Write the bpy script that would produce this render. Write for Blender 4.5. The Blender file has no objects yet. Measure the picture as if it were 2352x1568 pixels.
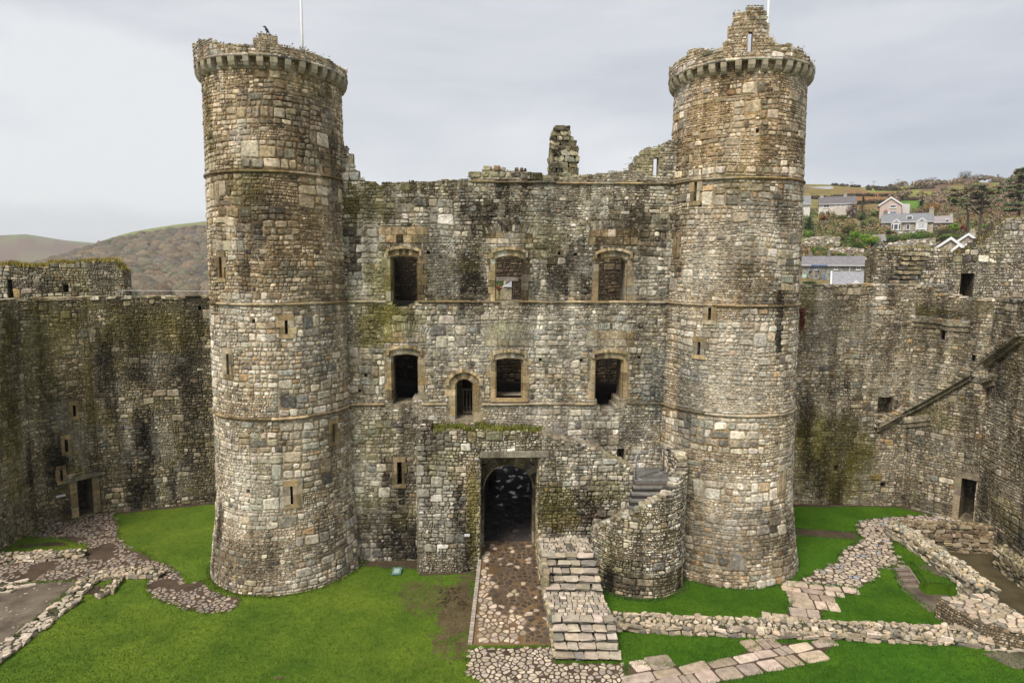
import bpy, bmesh, math, random
from mathutils import Vector, Matrix, noise
R = math.radians
scene = bpy.context.scene
COL = scene.collection

# ------------------------------------------------------------------ camera
H = 12.42
PITCH, ROLL, FPX = 6.74, 0.31, 1487.0
cam_d = bpy.data.cameras.new('camera')
cam_d.sensor_width = 36.0
cam_d.lens = 36.0 * FPX / 2352.0
cam_d.clip_start = 0.1
cam_d.clip_end = 8000
cam = bpy.data.objects.new('camera', cam_d)
COL.objects.link(cam)
CM = Matrix.Rotation(R(90 - PITCH), 4, 'X') @ Matrix.Rotation(R(ROLL), 4, 'Z')
CM.translation = (0, 0, H)
cam.matrix_world = CM
scene.camera = cam

# ------------------------------------------------------------------ world, sun, exposure
SUN_EL, SUN_AZ = 54.0, 212.0      # azimuth clockwise from +Y: behind the camera, to the left
world = bpy.data.worlds.new('World')
scene.world = world
world.use_nodes = True
wn = world.node_tree; wn.nodes.clear()
def WN(t, **k):
    n = wn.nodes.new(t)
    for a, b in k.items(): setattr(n, a, b)
    return n
w_out = WN('ShaderNodeOutputWorld'); w_mix = WN('ShaderNodeMixShader')
w_sky = WN('ShaderNodeTexSky', sky_type='NISHITA', sun_disc=False, sun_elevation=R(SUN_EL), sun_rotation=R(SUN_AZ))
w_b1 = WN('ShaderNodeBackground'); w_b1.inputs['Strength'].default_value = 0.05
w_b2 = WN('ShaderNodeBackground'); w_b2.inputs['Strength'].default_value = 0.36
w_tc = WN('ShaderNodeTexCoord'); w_map = WN('ShaderNodeMapping'); w_map.inputs['Scale'].default_value = (1.0, 1.0, 3.6)
w_map.inputs['Location'].default_value = (0.35, 0.2, 0.1)
w_n1 = WN('ShaderNodeTexNoise'); w_n1.inputs['Scale'].default_value = 1.5; w_n1.inputs['Detail'].default_value = 7; w_n1.inputs['Roughness'].default_value = 0.5
w_n1.inputs['Distortion'].default_value = 0.25
w_r = WN('ShaderNodeValToRGB')
e = w_r.color_ramp.elements
e[0].position = 0.36; e[0].color = (0.52, 0.54, 0.59, 1)
e[1].position = 0.62; e[1].color = (0.80, 0.805, 0.81, 1)
wn.links.new(w_tc.outputs['Generated'], w_map.inputs[0]); wn.links.new(w_map.outputs[0], w_n1.inputs['Vector'])
wn.links.new(w_n1.outputs['Fac'], w_r.inputs[0]); wn.links.new(w_r.outputs[0], w_b2.inputs[0])
wn.links.new(w_sky.outputs[0], w_b1.inputs[0])
w_mix.inputs[0].default_value = 0.90
wn.links.new(w_b1.outputs[0], w_mix.inputs[1]); wn.links.new(w_b2.outputs[0], w_mix.inputs[2]); wn.links.new(w_mix.outputs[0], w_out.inputs[0])

sun_d = bpy.data.lights.new('sun', 'SUN'); sun_d.energy = 1.5; sun_d.angle = R(24); sun_d.color = (1.0, 0.94, 0.85)
sun = bpy.data.objects.new('sun', sun_d); COL.objects.link(sun)
sv = Vector((math.sin(R(SUN_AZ)) * math.cos(R(SUN_EL)), math.cos(R(SUN_AZ)) * math.cos(R(SUN_EL)), math.sin(R(SUN_EL))))
sun.rotation_euler = sv.to_track_quat('Z', 'Y').to_euler()
scene.view_settings.view_transform = 'Standard'
scene.view_settings.look = 'None'
scene.view_settings.gamma = 1.0
scene.view_settings.exposure = 1.6

# ------------------------------------------------------------------ measuring helpers (photo px at 2352 wide -> metres)
CR = CM.to_3x3()
CP = Vector((0, 0, H))
def ray(px, py): return CR @ Vector(((px - 1176) / FPX, -(py - 784) / FPX, -1))
def gp(px, py, z=0.0):
    d = ray(px, py); t = (z - H) / d.z
    return Vector((d.x * t, d.y * t, z))
def wp(px, py, Y):
    d = ray(px, py); return CP + d * (Y / d.y)
class Plane:
    """vertical wall plane; u along it from A, n towards the viewer"""
    def __init__(s, A, B):
        s.A = Vector((A[0], A[1], 0)); t = Vector((B[0] - A[0], B[1] - A[1], 0)); s.L = t.length; s.t = t.normalized()
        s.n = Vector((s.t.y, -s.t.x, 0))
    def f(s, u, v, d): return s.A + s.t * u + s.n * d + Vector((0, 0, v))
    def uv(s, px, py):
        d = ray(px, py); k = (s.A - CP).dot(s.n) / d.dot(s.n); p = CP + d * k
        return ((p - s.A).dot(s.t), p.z)
    def sc(s, px, py):
        d = ray(px, py); return ((s.A - CP).dot(s.n) / d.dot(s.n)) / FPX
class Cyl:
    def __init__(s, cx, cy, r, batter=0.0, bh=3.4, tp=0.0):
        s.c = Vector((cx, cy, 0)); s.r = r; s.b = batter; s.bh = bh; s.tp = tp
    def rad(s, v): return s.r - s.tp * (v - H) / 10 + (s.b * (1 - v / s.bh) ** 1.2 if 0 <= v < s.bh else (s.b if v < 0 else 0))
    def f(s, u, v, d):
        a = u / s.r; q = s.rad(v) + d
        return s.c + Vector((math.sin(a) * q, -math.cos(a) * q, v))
    def uv(s, px, py):
        d = ray(px, py); o = CP - s.c
        a = d.x ** 2 + d.y ** 2; b = 2 * (o.x * d.x + o.y * d.y); r = s.r
        for _ in range(3):
            c = o.x ** 2 + o.y ** 2 - r * r
            q = b * b - 4 * a * c
            t = (-b - math.sqrt(q)) / (2 * a) if q > 0 else -b / (2 * a)
            p = CP + d * t; r = s.rad(p.z)
        return (math.atan2(p.x - s.c.x, -(p.y - s.c.y)) * s.r, p.z)
    def sc(s, px, py): return (s.c.y - s.r) / FPX

# ------------------------------------------------------------------ mesh helpers
class G:
    def __init__(s): s.V = []; s.F = []; s.C = []
    def add(s, vs, fs, col=(.3, .3, .3)):
        b = len(s.V)
        s.V.extend(vs); s.F.extend([tuple(i + b for i in f) for f in fs]); s.C.extend([col] * len(vs))
    def hexa(s, p, col=(.3, .3, .3)):     # p: 4 bottom ccw then 4 top
        s.add(p, [(3, 2, 1, 0), (4, 5, 6, 7), (0, 1, 5, 4), (1, 2, 6, 5), (2, 3, 7, 6), (3, 0, 4, 7)], col)
    def box(s, c, size, col=(.3, .3, .3), rz=0.0):
        x, y, z = size[0] / 2, size[1] / 2, size[2] / 2; ca, sa = math.cos(rz), math.sin(rz); P = []
        for dz in (-z, z):
            for dx, dy in ((-x, -y), (x, -y), (x, y), (-x, y)):
                P.append(Vector((c[0] + dx * ca - dy * sa, c[1] + dx * sa + dy * ca, c[2] + dz)))
        s.hexa(P, col)
    def tube(s, path, rad, n=8, col=(.3, .3, .3)):
        vs = []; fs = []; m = len(path)
        path = [Vector(p) for p in path]
        for i, p in enumerate(path):
            t = (path[min(i + 1, m - 1)] - path[max(i - 1, 0)]).normalized()
            a = t.orthogonal().normalized() if abs(t.z) > .99 else t.cross(Vector((0, 0, 1))).normalized()
            b = t.cross(a); r = rad[i] if isinstance(rad, (list, tuple)) else rad
            for k in range(n):
                w = 2 * math.pi * k / n; vs.append(p + (a * math.cos(w) + b * math.sin(w)) * r)
        for i in range(m - 1):
            for k in range(n):
                fs.append((i * n + k, i * n + (k + 1) % n, (i + 1) * n + (k + 1) % n, (i + 1) * n + k))
        fs.append(tuple(range(n))[::-1]); fs.append(tuple((m - 1) * n + k for k in range(n)))
        s.add(vs, fs, col)
    def prism(s, poly, ext, col=(.3, .3, .3)):    # poly: list of Vector (convex), ext: Vector
        n = len(poly); vs = list(poly) + [p + ext for p in poly]
        fs = [tuple(range(n))[::-1], tuple(range(n, 2 * n))] + [(i, (i + 1) % n, n + (i + 1) % n, n + i) for i in range(n)]
        s.add(vs, fs, col)
    def quad(s, c, a, b, col): s.add([c - a - b, c + a - b, c + a + b, c - a + b], [(0, 1, 2, 3)], col)
    def stone(s, c, size, rng, col, rz=0.0, tilt=.12):  # rounded irregular block
        M = Matrix.Rotation(rz, 3, 'Z') @ Matrix.Rotation(rng.uniform(-tilt, tilt), 3, 'X') @ Matrix.Rotation(rng.uniform(-tilt, tilt), 3, 'Y')
        hx, hy, hz = size[0] / 2, size[1] / 2, size[2] / 2; m = min(size)
        vs = []; idx = {}
        for a in (-1, 1):
            for b in (-1, 1):
                for d in (-1, 1):
                    j = Vector((rng.uniform(-.16, .08) * size[0], rng.uniform(-.16, .08) * size[1], rng.uniform(-.12, .06) * size[2]))
                    p = Vector((a * (hx + j.x), b * (hy + j.y), d * (hz + j.z))); ch = m * rng.uniform(.14, .3)
                    for k in range(3):
                        q = p.copy()
                        q[k] -= (a, b, d)[k] * ch
                        idx[(a, b, d, k)] = len(vs); vs.append(Vector(c) + M @ q)
        fs = []
        for a in (-1, 1):
            for b in (-1, 1):
                for d in (-1, 1): fs.append((idx[(a, b, d, 0)], idx[(a, b, d, 1)], idx[(a, b, d, 2)]))
        def face(k, sgn):
            o = [i for i in range(3) if i != k]; ring = []
            for (p, q, fst) in ((-1, -1, 0), (1, -1, 1), (1, 1, 0), (-1, 1, 1)):
                key = [0, 0, 0]; key[k] = sgn; key[o[0]] = p; key[o[1]] = q; t = tuple(key)
                # vertices on this face are those chamfered along the other two axes
                if fst == 0: ring += [idx[t + (o[1],)], idx[t + (o[0],)]]
                else: ring += [idx[t + (o[0],)], idx[t + (o[1],)]]
            fs.append(tuple(ring))
        for k in range(3):
            for sg in (-1, 1): face(k, sg)
        def edge(k, p, q):
            o = [i for i in range(3) if i != k]
            t0 = [0, 0, 0]; t0[o[0]] = p; t0[o[1]] = q; t1 = list(t0); t0[k] = -1; t1[k] = 1; t0 = tuple(t0); t1 = tuple(t1)
            fs.append((idx[t0 + (o[0],)], idx[t1 + (o[0],)], idx[t1 + (o[1],)], idx[t0 + (o[1],)]))
        for k in range(3):
            for p in (-1, 1):
                for q in (-1, 1): edge(k, p, q)
        s.add(vs, fs, col)

ROOTLOC = {}
def make(name, g, mat, parent=None, smooth=False, fix=False, label=None):
    me = bpy.data.meshes.new(name)
    off = Vector((0, 0, 0))
    if parent is not None: off = ROOTLOC[parent.name]
    else:
        x = sum(v[0] for v in g.V) / len(g.V); y = sum(v[1] for v in g.V) / len(g.V); z = min(v[2] for v in g.V)
        off = Vector((x, y, z))
    me.from_pydata([tuple(Vector(v) - off) for v in g.V], [], g.F)
    at = me.attributes.new('Col', 'FLOAT_COLOR', 'POINT')
    flat = []
    for c in g.C: flat += [c[0], c[1], c[2], 1.0]
    at.data.foreach_set('color', flat)
    if fix:
        bm = bmesh.new(); bm.from_mesh(me); bmesh.ops.recalc_face_normals(bm, faces=bm.faces); bm.to_mesh(me); bm.free()
    if smooth: me.polygons.foreach_set('use_smooth', [True] * len(me.polygons))
    me.materials.append(mat); me.update()
    o = bpy.data.objects.new(name, me); COL.objects.link(o)
    if parent is not None:
        o.parent = parent
    else: o.location = off
    ROOTLOC[o.name] = off
    if label: o['label'] = label
    return o
def thing(name, label, cat, loc, group=None):
    o = bpy.data.objects.new(name, None); o.empty_display_size = .3; COL.objects.link(o); o.location = loc
    o['label'] = label; o['category'] = cat
    if group: o['group'] = group
    ROOTLOC[o.name] = Vector(loc)
    return o
def tag(o, label, cat, group=None, kind=None):
    o['label'] = label; o['category'] = cat
    if group: o['group'] = group
    if kind: o['kind'] = kind
    return o
def struct(o, kind='structure'): o['kind'] = kind; return o

# ------------------------------------------------------------------ materials
def new_mat(name):
    m = bpy.data.materials.new(name); m.use_nodes = True; nt = m.node_tree; nt.nodes.clear()
    o = nt.nodes.new('ShaderNodeOutputMaterial'); b = nt.nodes.new('ShaderNodeBsdfPrincipled'); nt.links.new(b.outputs[0], o.inputs[0])
    b.inputs['Specular IOR Level'].default_value = 0.25
    return m, nt, b
def nd(nt, t, **k):
    n = nt.nodes.new(t)
    for a, b in k.items(): setattr(n, a, b)
    return n
def noise_n(nt, pos, scale, detail=5, rough=.6, sx=(1, 1, 1)):
    mp = nd(nt, 'ShaderNodeMapping'); mp.inputs['Scale'].default_value = sx; nt.links.new(pos, mp.inputs[0])
    n = nd(nt, 'ShaderNodeTexNoise'); n.inputs['Scale'].default_value = scale; n.inputs['Detail'].default_value = detail; n.inputs['Roughness'].default_value = rough
    nt.links.new(mp.outputs[0], n.inputs['Vector']); return n.outputs['Fac']
def ramp(nt, fac, p0, c0, p1, c1):
    r = nd(nt, 'ShaderNodeValToRGB'); e = r.color_ramp.elements
    e[0].position = p0; e[0].color = tuple(c0) + (1,); e[1].position = p1; e[1].color = tuple(c1) + (1,)
    nt.links.new(fac, r.inputs[0]); return r.outputs[0]
def mixc(nt, mode, fac, a, b):
    m = nd(nt, 'ShaderNodeMix', data_type='RGBA', blend_type=mode)
    for s, v in ((m.inputs[0], fac), (m.inputs[6], a), (m.inputs[7], b)):
        if isinstance(v, (int, float)): s.default_value = v
        elif isinstance(v, tuple): s.default_value = v + ((1,) if len(v) == 3 else ())
        else: nt.links.new(v, s)
    return m.outputs[2]
def bump(nt, b, h, strength, dist):
    n = nd(nt, 'ShaderNodeBump'); n.inputs['Strength'].default_value = strength; n.inputs['Distance'].default_value = dist
    nt.links.new(h, n.inputs['Height']); nt.links.new(n.outputs[0], b.inputs['Normal'])
def colmat(name, nscale=18., lo=.6, hi=1.3, rough=.92, bscale=25., bstr=.5, bdist=.03, lichen=0., streak=0., moss=0., spec=.25):
    m, nt, b = new_mat(name)
    at = nd(nt, 'ShaderNodeAttribute', attribute_name='Col'); geo = nd(nt, 'ShaderNodeNewGeometry'); pos = geo.outputs['Position']
    c = at.outputs['Color']
    n1 = noise_n(nt, pos, nscale, 6, .65)
    c = mixc(nt, 'MULTIPLY', 1.0, c, ramp(nt, n1, .3, (lo, lo, lo), .7, (hi, hi, hi)))
    if streak:
        n2 = noise_n(nt, pos, 1.0, 6, .6, (1.5, 1.5, .16))
        c = mixc(nt, 'MULTIPLY', 1.0, c, ramp(nt, n2, .42, (1.08, 1.08, 1.08), .66, (1 - streak, 1 - streak * 1.03, 1 - streak * 1.08)))
        n5 = noise_n(nt, pos, 2.6, 6, .7)
        c = mixc(nt, 'MULTIPLY', 1.0, c, ramp(nt, n5, .38, (1.12, 1.12, 1.10), .68, (1 - streak * .7, 1 - streak * .74, 1 - streak * .8)))
    if moss:
        n3 = noise_n(nt, pos, .55, 7, .65)
        f = ramp(nt, n3, .56, (0, 0, 0), .74, (moss, moss, moss))
        c = mixc(nt, 'MIX', f, c, mixc(nt, 'MULTIPLY', 1.0, (.20, .17, .045), ramp(nt, n1, .3, (.6, .6, .6), .7, (1.3, 1.3, 1.3))))
    if lichen:
        n4 = noise_n(nt, pos, 9., 5, .7)
        f = ramp(nt, n4, .58, (0, 0, 0), .70, (lichen, lichen, lichen))
        c = mixc(nt, 'MIX', f, c, (.52, .50, .44))
    nt.links.new(c, b.inputs['Base Color']); b.inputs['Roughness'].default_value = rough; b.inputs['Specular IOR Level'].default_value = spec
    if bstr: bump(nt, b, noise_n(nt, pos, bscale, 5, .65), bstr, bdist)
    return m
M_STONE = colmat('stone_masonry', nscale=9, lo=.42, hi=1.5, bscale=14, bstr=.8, lichen=.7, streak=.55, moss=.32)
M_STONE_TOWER = colmat('stone_masonry_tower', nscale=9, lo=.45, hi=1.48, bscale=14, bstr=.8, lichen=.6, streak=.34, moss=.2)
M_STONE_DARK = colmat('stone_masonry_damp', nscale=9, lo=.42, hi=1.5, bscale=14, bstr=.8, lichen=.35, streak=.5, moss=.55)
M_DRESSED = colmat('dressed_sandstone', nscale=8, lo=.6, hi=1.25, lichen=.4, streak=.45, moss=.3)
M_INNER = colmat('stone_inner', nscale=10, lo=.5, hi=1.3, streak=.4)
M_RUBBLE = colmat('rubble_stone', nscale=11, lo=.6, hi=1.25, lichen=.3)
M_PLAIN = colmat('plain_paint', nscale=3, lo=.88, hi=1.08, rough=.6, bstr=0)
M_METAL = colmat('galvanised_metal', nscale=30, lo=.8, hi=1.15, rough=.45, bstr=0); M_METAL.node_tree.nodes['Principled BSDF'].inputs['Metallic'].default_value = .6
M_SLATE = colmat('roof_slate', nscale=2.2, lo=.7, hi=1.25, rough=.6, bscale=4., bstr=.3)
M_FOL = colmat('foliage', nscale=1.5, lo=.55, hi=1.45, rough=.85, bstr=0)
M_TERR = colmat('hill_turf', nscale=.35, lo=.55, hi=1.4, rough=.95, bscale=.6, bstr=.6, bdist=.6)
M_WOODLAND = colmat('winter_wood', nscale=.9, lo=.62, hi=1.3, rough=.95, bscale=1.3, bstr=.9, bdist=.8)
M_HSTONE = colmat('house_stone', nscale=2.4, lo=.38, hi=1.55, bscale=3, bstr=.4)
M_COBBLE = colmat('cobble_stone', nscale=12, lo=.65, hi=1.25, rough=.7, lichen=.1, spec=.35)
M_SLABS = colmat('flag_stone', nscale=4, lo=.6, hi=1.2, rough=.7, bscale=14, bstr=.35)
M_WOOD = colmat('weathered_wood', nscale=9, lo=.6, hi=1.2)
M_FEATHER = colmat('black_feather', nscale=20, lo=.7, hi=1.3, rough=.5)
M_GLASS = colmat('window_glass', nscale=2, lo=.6, hi=1.4, rough=.1, bstr=0, spec=.6)
M_BLADE = colmat('grass_blades', nscale=2.0, lo=.7, hi=1.3, rough=.8, bstr=0)
def mat_lawn():
    m, nt, b = new_mat('lawn_turf'); pos = nd(nt, 'ShaderNodeNewGeometry').outputs['Position']
    at = nd(nt, 'ShaderNodeAttribute', attribute_name='Col')
    n1 = noise_n(nt, pos, .5, 6, .6); n2 = noise_n(nt, pos, 30, 6, .75); n3 = noise_n(nt, pos, 5, 6, .7)
    c = mixc(nt, 'MULTIPLY', 1.0, at.outputs['Color'], ramp(nt, n1, .3, (.58, .68, .7), .7, (1.45, 1.22, 1.25)))
    c = mixc(nt, 'MULTIPLY', 1.0, c, ramp(nt, n2, .3, (.5, .52, .5), .7, (1.45, 1.4, 1.4)))
    c = mixc(nt, 'MULTIPLY', 1.0, c, ramp(nt, n3, .3, (.72, .75, .6), .7, (1.22, 1.18, 1.3)))
    nt.links.new(c, b.inputs['Base Color']); b.inputs['Roughness'].default_value = .95; b.inputs['Specular IOR Level'].default_value = .1
    bump(nt, b, n2, .9, .05); return m
M_LAWN = mat_lawn()
def mat_earth(name, c0, c1, wet=0.0, scale=1.2):
    m, nt, b = new_mat(name); pos = nd(nt, 'ShaderNodeNewGeometry').outputs['Position']
    n1 = noise_n(nt, pos, scale, 7, .65); n2 = noise_n(nt, pos, 22, 5, .7)
    c = ramp(nt, n1, .32, c0, .68, c1)
    c = mixc(nt, 'MULTIPLY', 1.0, c, ramp(nt, n2, .3, (.7, .7, .7), .7, (1.25, 1.25, 1.25)))
    nt.links.new(c, b.inputs['Base Color'])
    rr = ramp(nt, noise_n(nt, pos, 2.6, 6, .65, (1, .7, 1)), .535, (.95, .95, .95), .63, (.95 - wet,) * 3)
    nt.links.new(rr, b.inputs['Roughness']); b.inputs['Specular IOR Level'].default_value = .2 + wet * .4
    bump(nt, b, n2, .5 if not wet else .15, .02); return m
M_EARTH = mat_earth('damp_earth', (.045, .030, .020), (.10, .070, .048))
M_GRAVEL = mat_earth('trodden_gravel', (.06, .045, .032), (.185, .15, .11), wet=.35, scale=.9)
M_BARE = mat_earth('bare_red_earth', (.095, .062, .036), (.165, .115, .068), scale=2.)
M_MUD = mat_earth('muddy_yard', (.045, .036, .016), (.095, .075, .04))
M_RAMPBED = mat_earth('ramp_mortar', (.10, .058, .028), (.21, .135, .07), scale=.8)
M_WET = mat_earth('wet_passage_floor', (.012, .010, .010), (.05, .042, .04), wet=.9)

# ------------------------------------------------------------------ stains
def sm(x): x = max(0., min(1., x)); return x * x * (3 - 2 * x)
class Stain:
    def __init__(s, surf, blobs, seed=0, mott=None):
        s.b = []; s.seed = seed; s.mott = mott; s.tint = None
        for k, px, py, rx, ry, a in blobs:
            u, v = surf.uv(px, py); q = surf.sc(px, py); s.b.append((k, u, v, rx * q, ry * q, min(.95, a * 1.2)))
    def __call__(s, u, v, c):
        r, g, b = c
        if s.tint: q = s.tint(v + .8 * noise.noise(Vector((u * .4, v * .4, 77)))); r, g, b = r * q[0], g * q[1], b * q[2]
        if s.mott:
            a = s.mott(u, v); m = noise.noise(Vector((u * .55, v * .4, s.seed + 20))) + .75 * noise.noise(Vector((u * 1.7, v * 1.1, s.seed + 30))) + .65 * noise.noise(Vector((u * 5, v * 5, s.seed + 31)))
            w = a * sm((m + .12) / .55); r += (r * .20 - r) * w; g += (g * .185 - g) * w; b += (b * .15 - b) * w
            w = a * .7 * sm((-m - .15) / .4); r += (.52 - r) * w; g += (.495 - g) * w; b += (.43 - b) * w
        n1 = noise.noise(Vector((u * .8, v * .35, s.seed))) * .45; n2 = noise.noise(Vector((u * 2.3, v * 1.2, s.seed + 5))) * .35 + noise.noise(Vector((u * 6.5, v * 7.5, s.seed + 8))) * .45
        for k, cu, cv, ru, rv, a in s.b:
            d = math.hypot((u - cu) / ru, (v - cv) / rv)
            if d > 1.9: continue
            w = a * sm((1.35 - d + n1 + n2) / .75)
            if w <= 0: continue
            if k == 'd': t = (r * .13, g * .12, b * .11)
            elif k == 'g': t = (r * .3 + .085, g * .3 + .075, b * .2 + .012)
            elif k == 'w': t = (r * .5 + .26, g * .5 + .25, b * .5 + .225)
            elif k == 'o': t = (.4 * r + .6 * .33, .4 * g + .6 * .22, .4 * b + .6 * .09)
            else: t = (r * .55 + .02, g * .55 + .035, b * .55 + .045)      # 'b' blue-grey
            r += (t[0] - r) * w; g += (t[1] - g) * w; b += (t[2] - b) * w
        return (r, g, b)

PAL_TOWER = [((.44, .41, .365), 30), ((.36, .325, .27), 24), ((.31, .265, .20), 14), ((.285, .29, .26), 14), ((.20, .185, .16), 12), ((.13, .125, .12), 6), ((.34, .24, .145), 3), ((.55, .53, .485), 10)]
PAL_WALL = [((.42, .395, .34), 26), ((.34, .315, .255), 22), ((.28, .25, .185), 14), ((.26, .27, .245), 14), ((.17, .158, .13), 13), ((.10, .095, .088), 7), ((.30, .23, .15), 2), ((.56, .54, .485), 13)]
PAL_DAMP = [((.28, .245, .17), 24), ((.22, .19, .12), 26), ((.16, .14, .09), 20), ((.37, .325, .235), 14), ((.11, .11, .095), 12), ((.46, .43, .35), 6)]
PAL_RIGHT = [((.40, .365, .295), 28), ((.34, .305, .23), 24), ((.27, .235, .165), 16), ((.25, .255, .225), 14), ((.15, .145, .125), 9), ((.36, .265, .14), 4), ((.50, .465, .395), 10)]
PAL_BROWN = [((.22, .17, .11), 30), ((.17, .13, .085), 30), ((.12, .10, .07), 20), ((.28, .23, .16), 16)]
PAL_PALE = [((.37, .31, .235), 30), ((.31, .265, .20), 26), ((.24, .21, .165), 18), ((.42, .37, .30), 10), ((.18, .165, .14), 12)]
def vary(c, a, b, rng):
    k = rng.uniform(a, b); return tuple(x * k for x in c)
def pick(pal, rng):
    t = rng.uniform(0, sum(w for _, w in pal))
    for c, w in pal:
        t -= w
        if t <= 0: break
    k = rng.uniform(.98, 1.6); return (c[0] * k * rng.uniform(1.01, 1.09), c[1] * k, c[2] * k * rng.uniform(.88, 1.02))

# ------------------------------------------------------------------ masonry
def split(u, v, w, h, rng, sc, out):
    th = rng.choice((.10, .15, .20, .27, .34, .42, .50)) * sc
    if h > th and h > .13 * sc and (h > .46 or not (h < .5 * sc and rng.random() < .10)):
        f = rng.uniform(.28, .72); split(u, v, w, h * f, rng, sc, out); split(u, v + h * f, w, h * (1 - f), rng, sc, out)
    elif w > min(h * rng.uniform(1.15, 2.7), .72) and w > .15 * sc:
        f = rng.uniform(.3, .7); split(u, v, w * f, h, rng, sc, out); split(u + w * f, v, w * (1 - f), h, rng, sc, out)
    else: out.append((u, v, u + w, v + h))
def layout(u0, u1, v0, v1, rng, sc):
    out = []; v = v0
    sc0 = sc
    while v < v1:
        sc = sc0(v) if callable(sc0) else sc0
        h = rng.uniform(.40, .95) * sc; u = u0 - rng.uniform(0, 1)
        while u < u1:
            w = rng.uniform(.8, 2.3) * sc; split(u, v, w, h, rng, sc * rng.choice((.55, .75, .95, 1.15, 1.4)), out); u += w
        v += h
    return out
def clip(r, ex):
    u0, v0, u1, v1 = r
    for a0, b0, a1, b1 in ex:
        if u1 <= a0 or u0 >= a1 or v1 <= b0 or v0 >= b1: continue
        c = [(u0, v0, min(u1, a0), v1), (max(u0, a1), v0, u1, v1), (u0, v0, u1, min(v1, b0)), (u0, max(v0, b1), u1, v1)]
        c = [q for q in c if q[2] - q[0] > .05 and q[3] - q[1] > .04]
        if not c: return None
        u0, v0, u1, v1 = max(c, key=lambda q: (q[2] - q[0]) * (q[3] - q[1]))
    return (u0, v0, u1, v1)
def warp(u, v, sd):
    return (u + .05 * noise.noise(Vector((u * .9, v * .9, sd))), v + .10 * noise.noise(Vector((u * .5, v * .7, sd + 9))) + .025 * noise.noise(Vector((u * 2.1, v * 2.1, sd + 19))))
def stone_uv(g, f, r, col, rng, sd, gap=.012, d=.035, wrp=True, flat=False):
    u0, v0, u1, v1 = r
    gp_ = gap if flat else gap * rng.uniform(.6, 1.9)
    u0 += gp_; v0 += gp_; u1 -= gp_; v1 -= gp_
    w, h = u1 - u0, v1 - v0
    if w < .03 or h < .025: return
    m = min(w, h); j = .0 if flat else min(.16 * m, .04)
    cs = [(u0, v0, 1, 1), (u1, v0, -1, 1), (u1, v1, -1, -1), (u0, v1, 1, -1)]
    pts = []
    for i, (a, b, sx, sy) in enumerate(cs):
        a += rng.uniform(-.3, 1) * j * sx; b += rng.uniform(-.3, 1) * j * sy
        k = m * rng.uniform(.03, .08) if flat else min(m * rng.uniform(.08, .46), rng.uniform(.02, .09)); k2 = m * rng.uniform(.03, .08) if flat else min(m * rng.uniform(.08, .40), rng.uniform(.015, .07))
        p1 = (a, b + k2 * sy); p2 = (a + k * sx, b)
        pts += [p1, p2] if i in (0, 2) else [p2, p1]
    if wrp: pts = [warp(a, b, sd) for a, b in pts]
    cu = sum(p[0] for p in pts) / 8; cv = sum(p[1] for p in pts) / 8
    d0 = rng.uniform(.004, d); ins = min(.22, .03 / m + .05); bl = min(.022, .10 * m)
    tx = rng.uniform(-.07, .07); ty = rng.uniform(-.08, .08)
    if flat: tx = ty = 0; bl = .008; ins = .06; d0 = d
    vs = [f(a, b, -.03) for a, b in pts] + [f(a, b, d0 + tx * (a - cu) + ty * (b - cv)) for a, b in pts]
    for a, b in pts:
        a2, b2 = a + (cu - a) * ins * 1.6, b + (cv - b) * ins * 1.6
        vs.append(f(a2, b2, d0 + bl + tx * (a2 - cu) + ty * (b2 - cv)))
    fs = [(i, (i + 1) % 8, 8 + (i + 1) % 8, 8 + i) for i in range(8)] + [(8 + i, 8 + (i + 1) % 8, 16 + (i + 1) % 8, 16 + i) for i in range(8)] + [tuple(range(16, 24))]
    g.add(vs, fs, col)
def masonry(g, f, u0, u1, v0, top, vmax, rng, pal, stain=None, ex=(), sc=1.55, over=.05, sd=0., bright=1.0, mort=None, gap=.010, d=.03):
    for r in layout(u0, u1, v0, vmax, rng, sc):
        uc, vc = (r[0] + r[2]) / 2, (r[1] + r[3]) / 2
        if uc < u0 or uc > u1: continue
        r = (max(r[0], u0), r[1], min(r[2], u1), r[3])
        if top and r[3] > top(uc) + over:
            if vc > top(uc): continue
            r = (r[0], r[1], r[2], min(r[3], top(uc) + over))
        r = clip(r, ex)
        if not r: continue
        c = pick(pal, rng)
        if stain: c = stain((r[0] + r[2]) / 2, (r[1] + r[3]) / 2, c)
        stone_uv(g, f, r, tuple(x * bright for x in c), rng, sd, gap, d)
def body(g, f, us, top, v0, holes, t, mort, stain=None, vstep=1.2, d0=0.0, vcuts=()):
    """solid core of a wall: little boxes between cuts, with rectangular openings (u0,u1,v0,v1,depth)"""
    us = sorted(set(us) | {h[0] for h in holes} | {h[1] for h in holes})
    us = [u for i, u in enumerate(us) if i == 0 or u - us[i - 1] > 1e-4]
    umin, umax = us[0], us[-1]
    for a, b in zip(us[:-1], us[1:]):
        um = (a + b) / 2; T = top(um)
        hs = sorted([h for h in holes if h[0] < um < h[1]], key=lambda h: h[2])
        segs = []; v = v0
        for h in hs:
            if h[2] > v: segs.append((v, min(h[2], T), 0.))
            if h[4] < t: segs.append((max(v, h[2]), min(h[3], T), h[4]))
            v = max(v, h[3])
        segs.append((v, T, 0.))
        for s0, s1, dep in segs:
            if s1 - s0 < .01: continue
            n = max(1, int(math.ceil((s1 - s0) / vstep)))
            cu = [s0 + (s1 - s0) * i / n for i in range(n + 1)]
            cu = sorted(set(cu) | {c for c in vcuts if s0 < c < s1})
            for c0, c1 in zip(cu[:-1], cu[1:]):
                p = []
                for vv in (c0, c1):
                    p += [f(a, vv, d0 - dep), f(b, vv, d0 - dep), f(b, vv, d0 - t), f(a, vv, d0 - t)]
                c = mort if dep == 0 else tuple(x * .7 for x in mort)
                if stain: c = stain(um, (c0 + c1) / 2, c)
                g.hexa(p, c)
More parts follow.
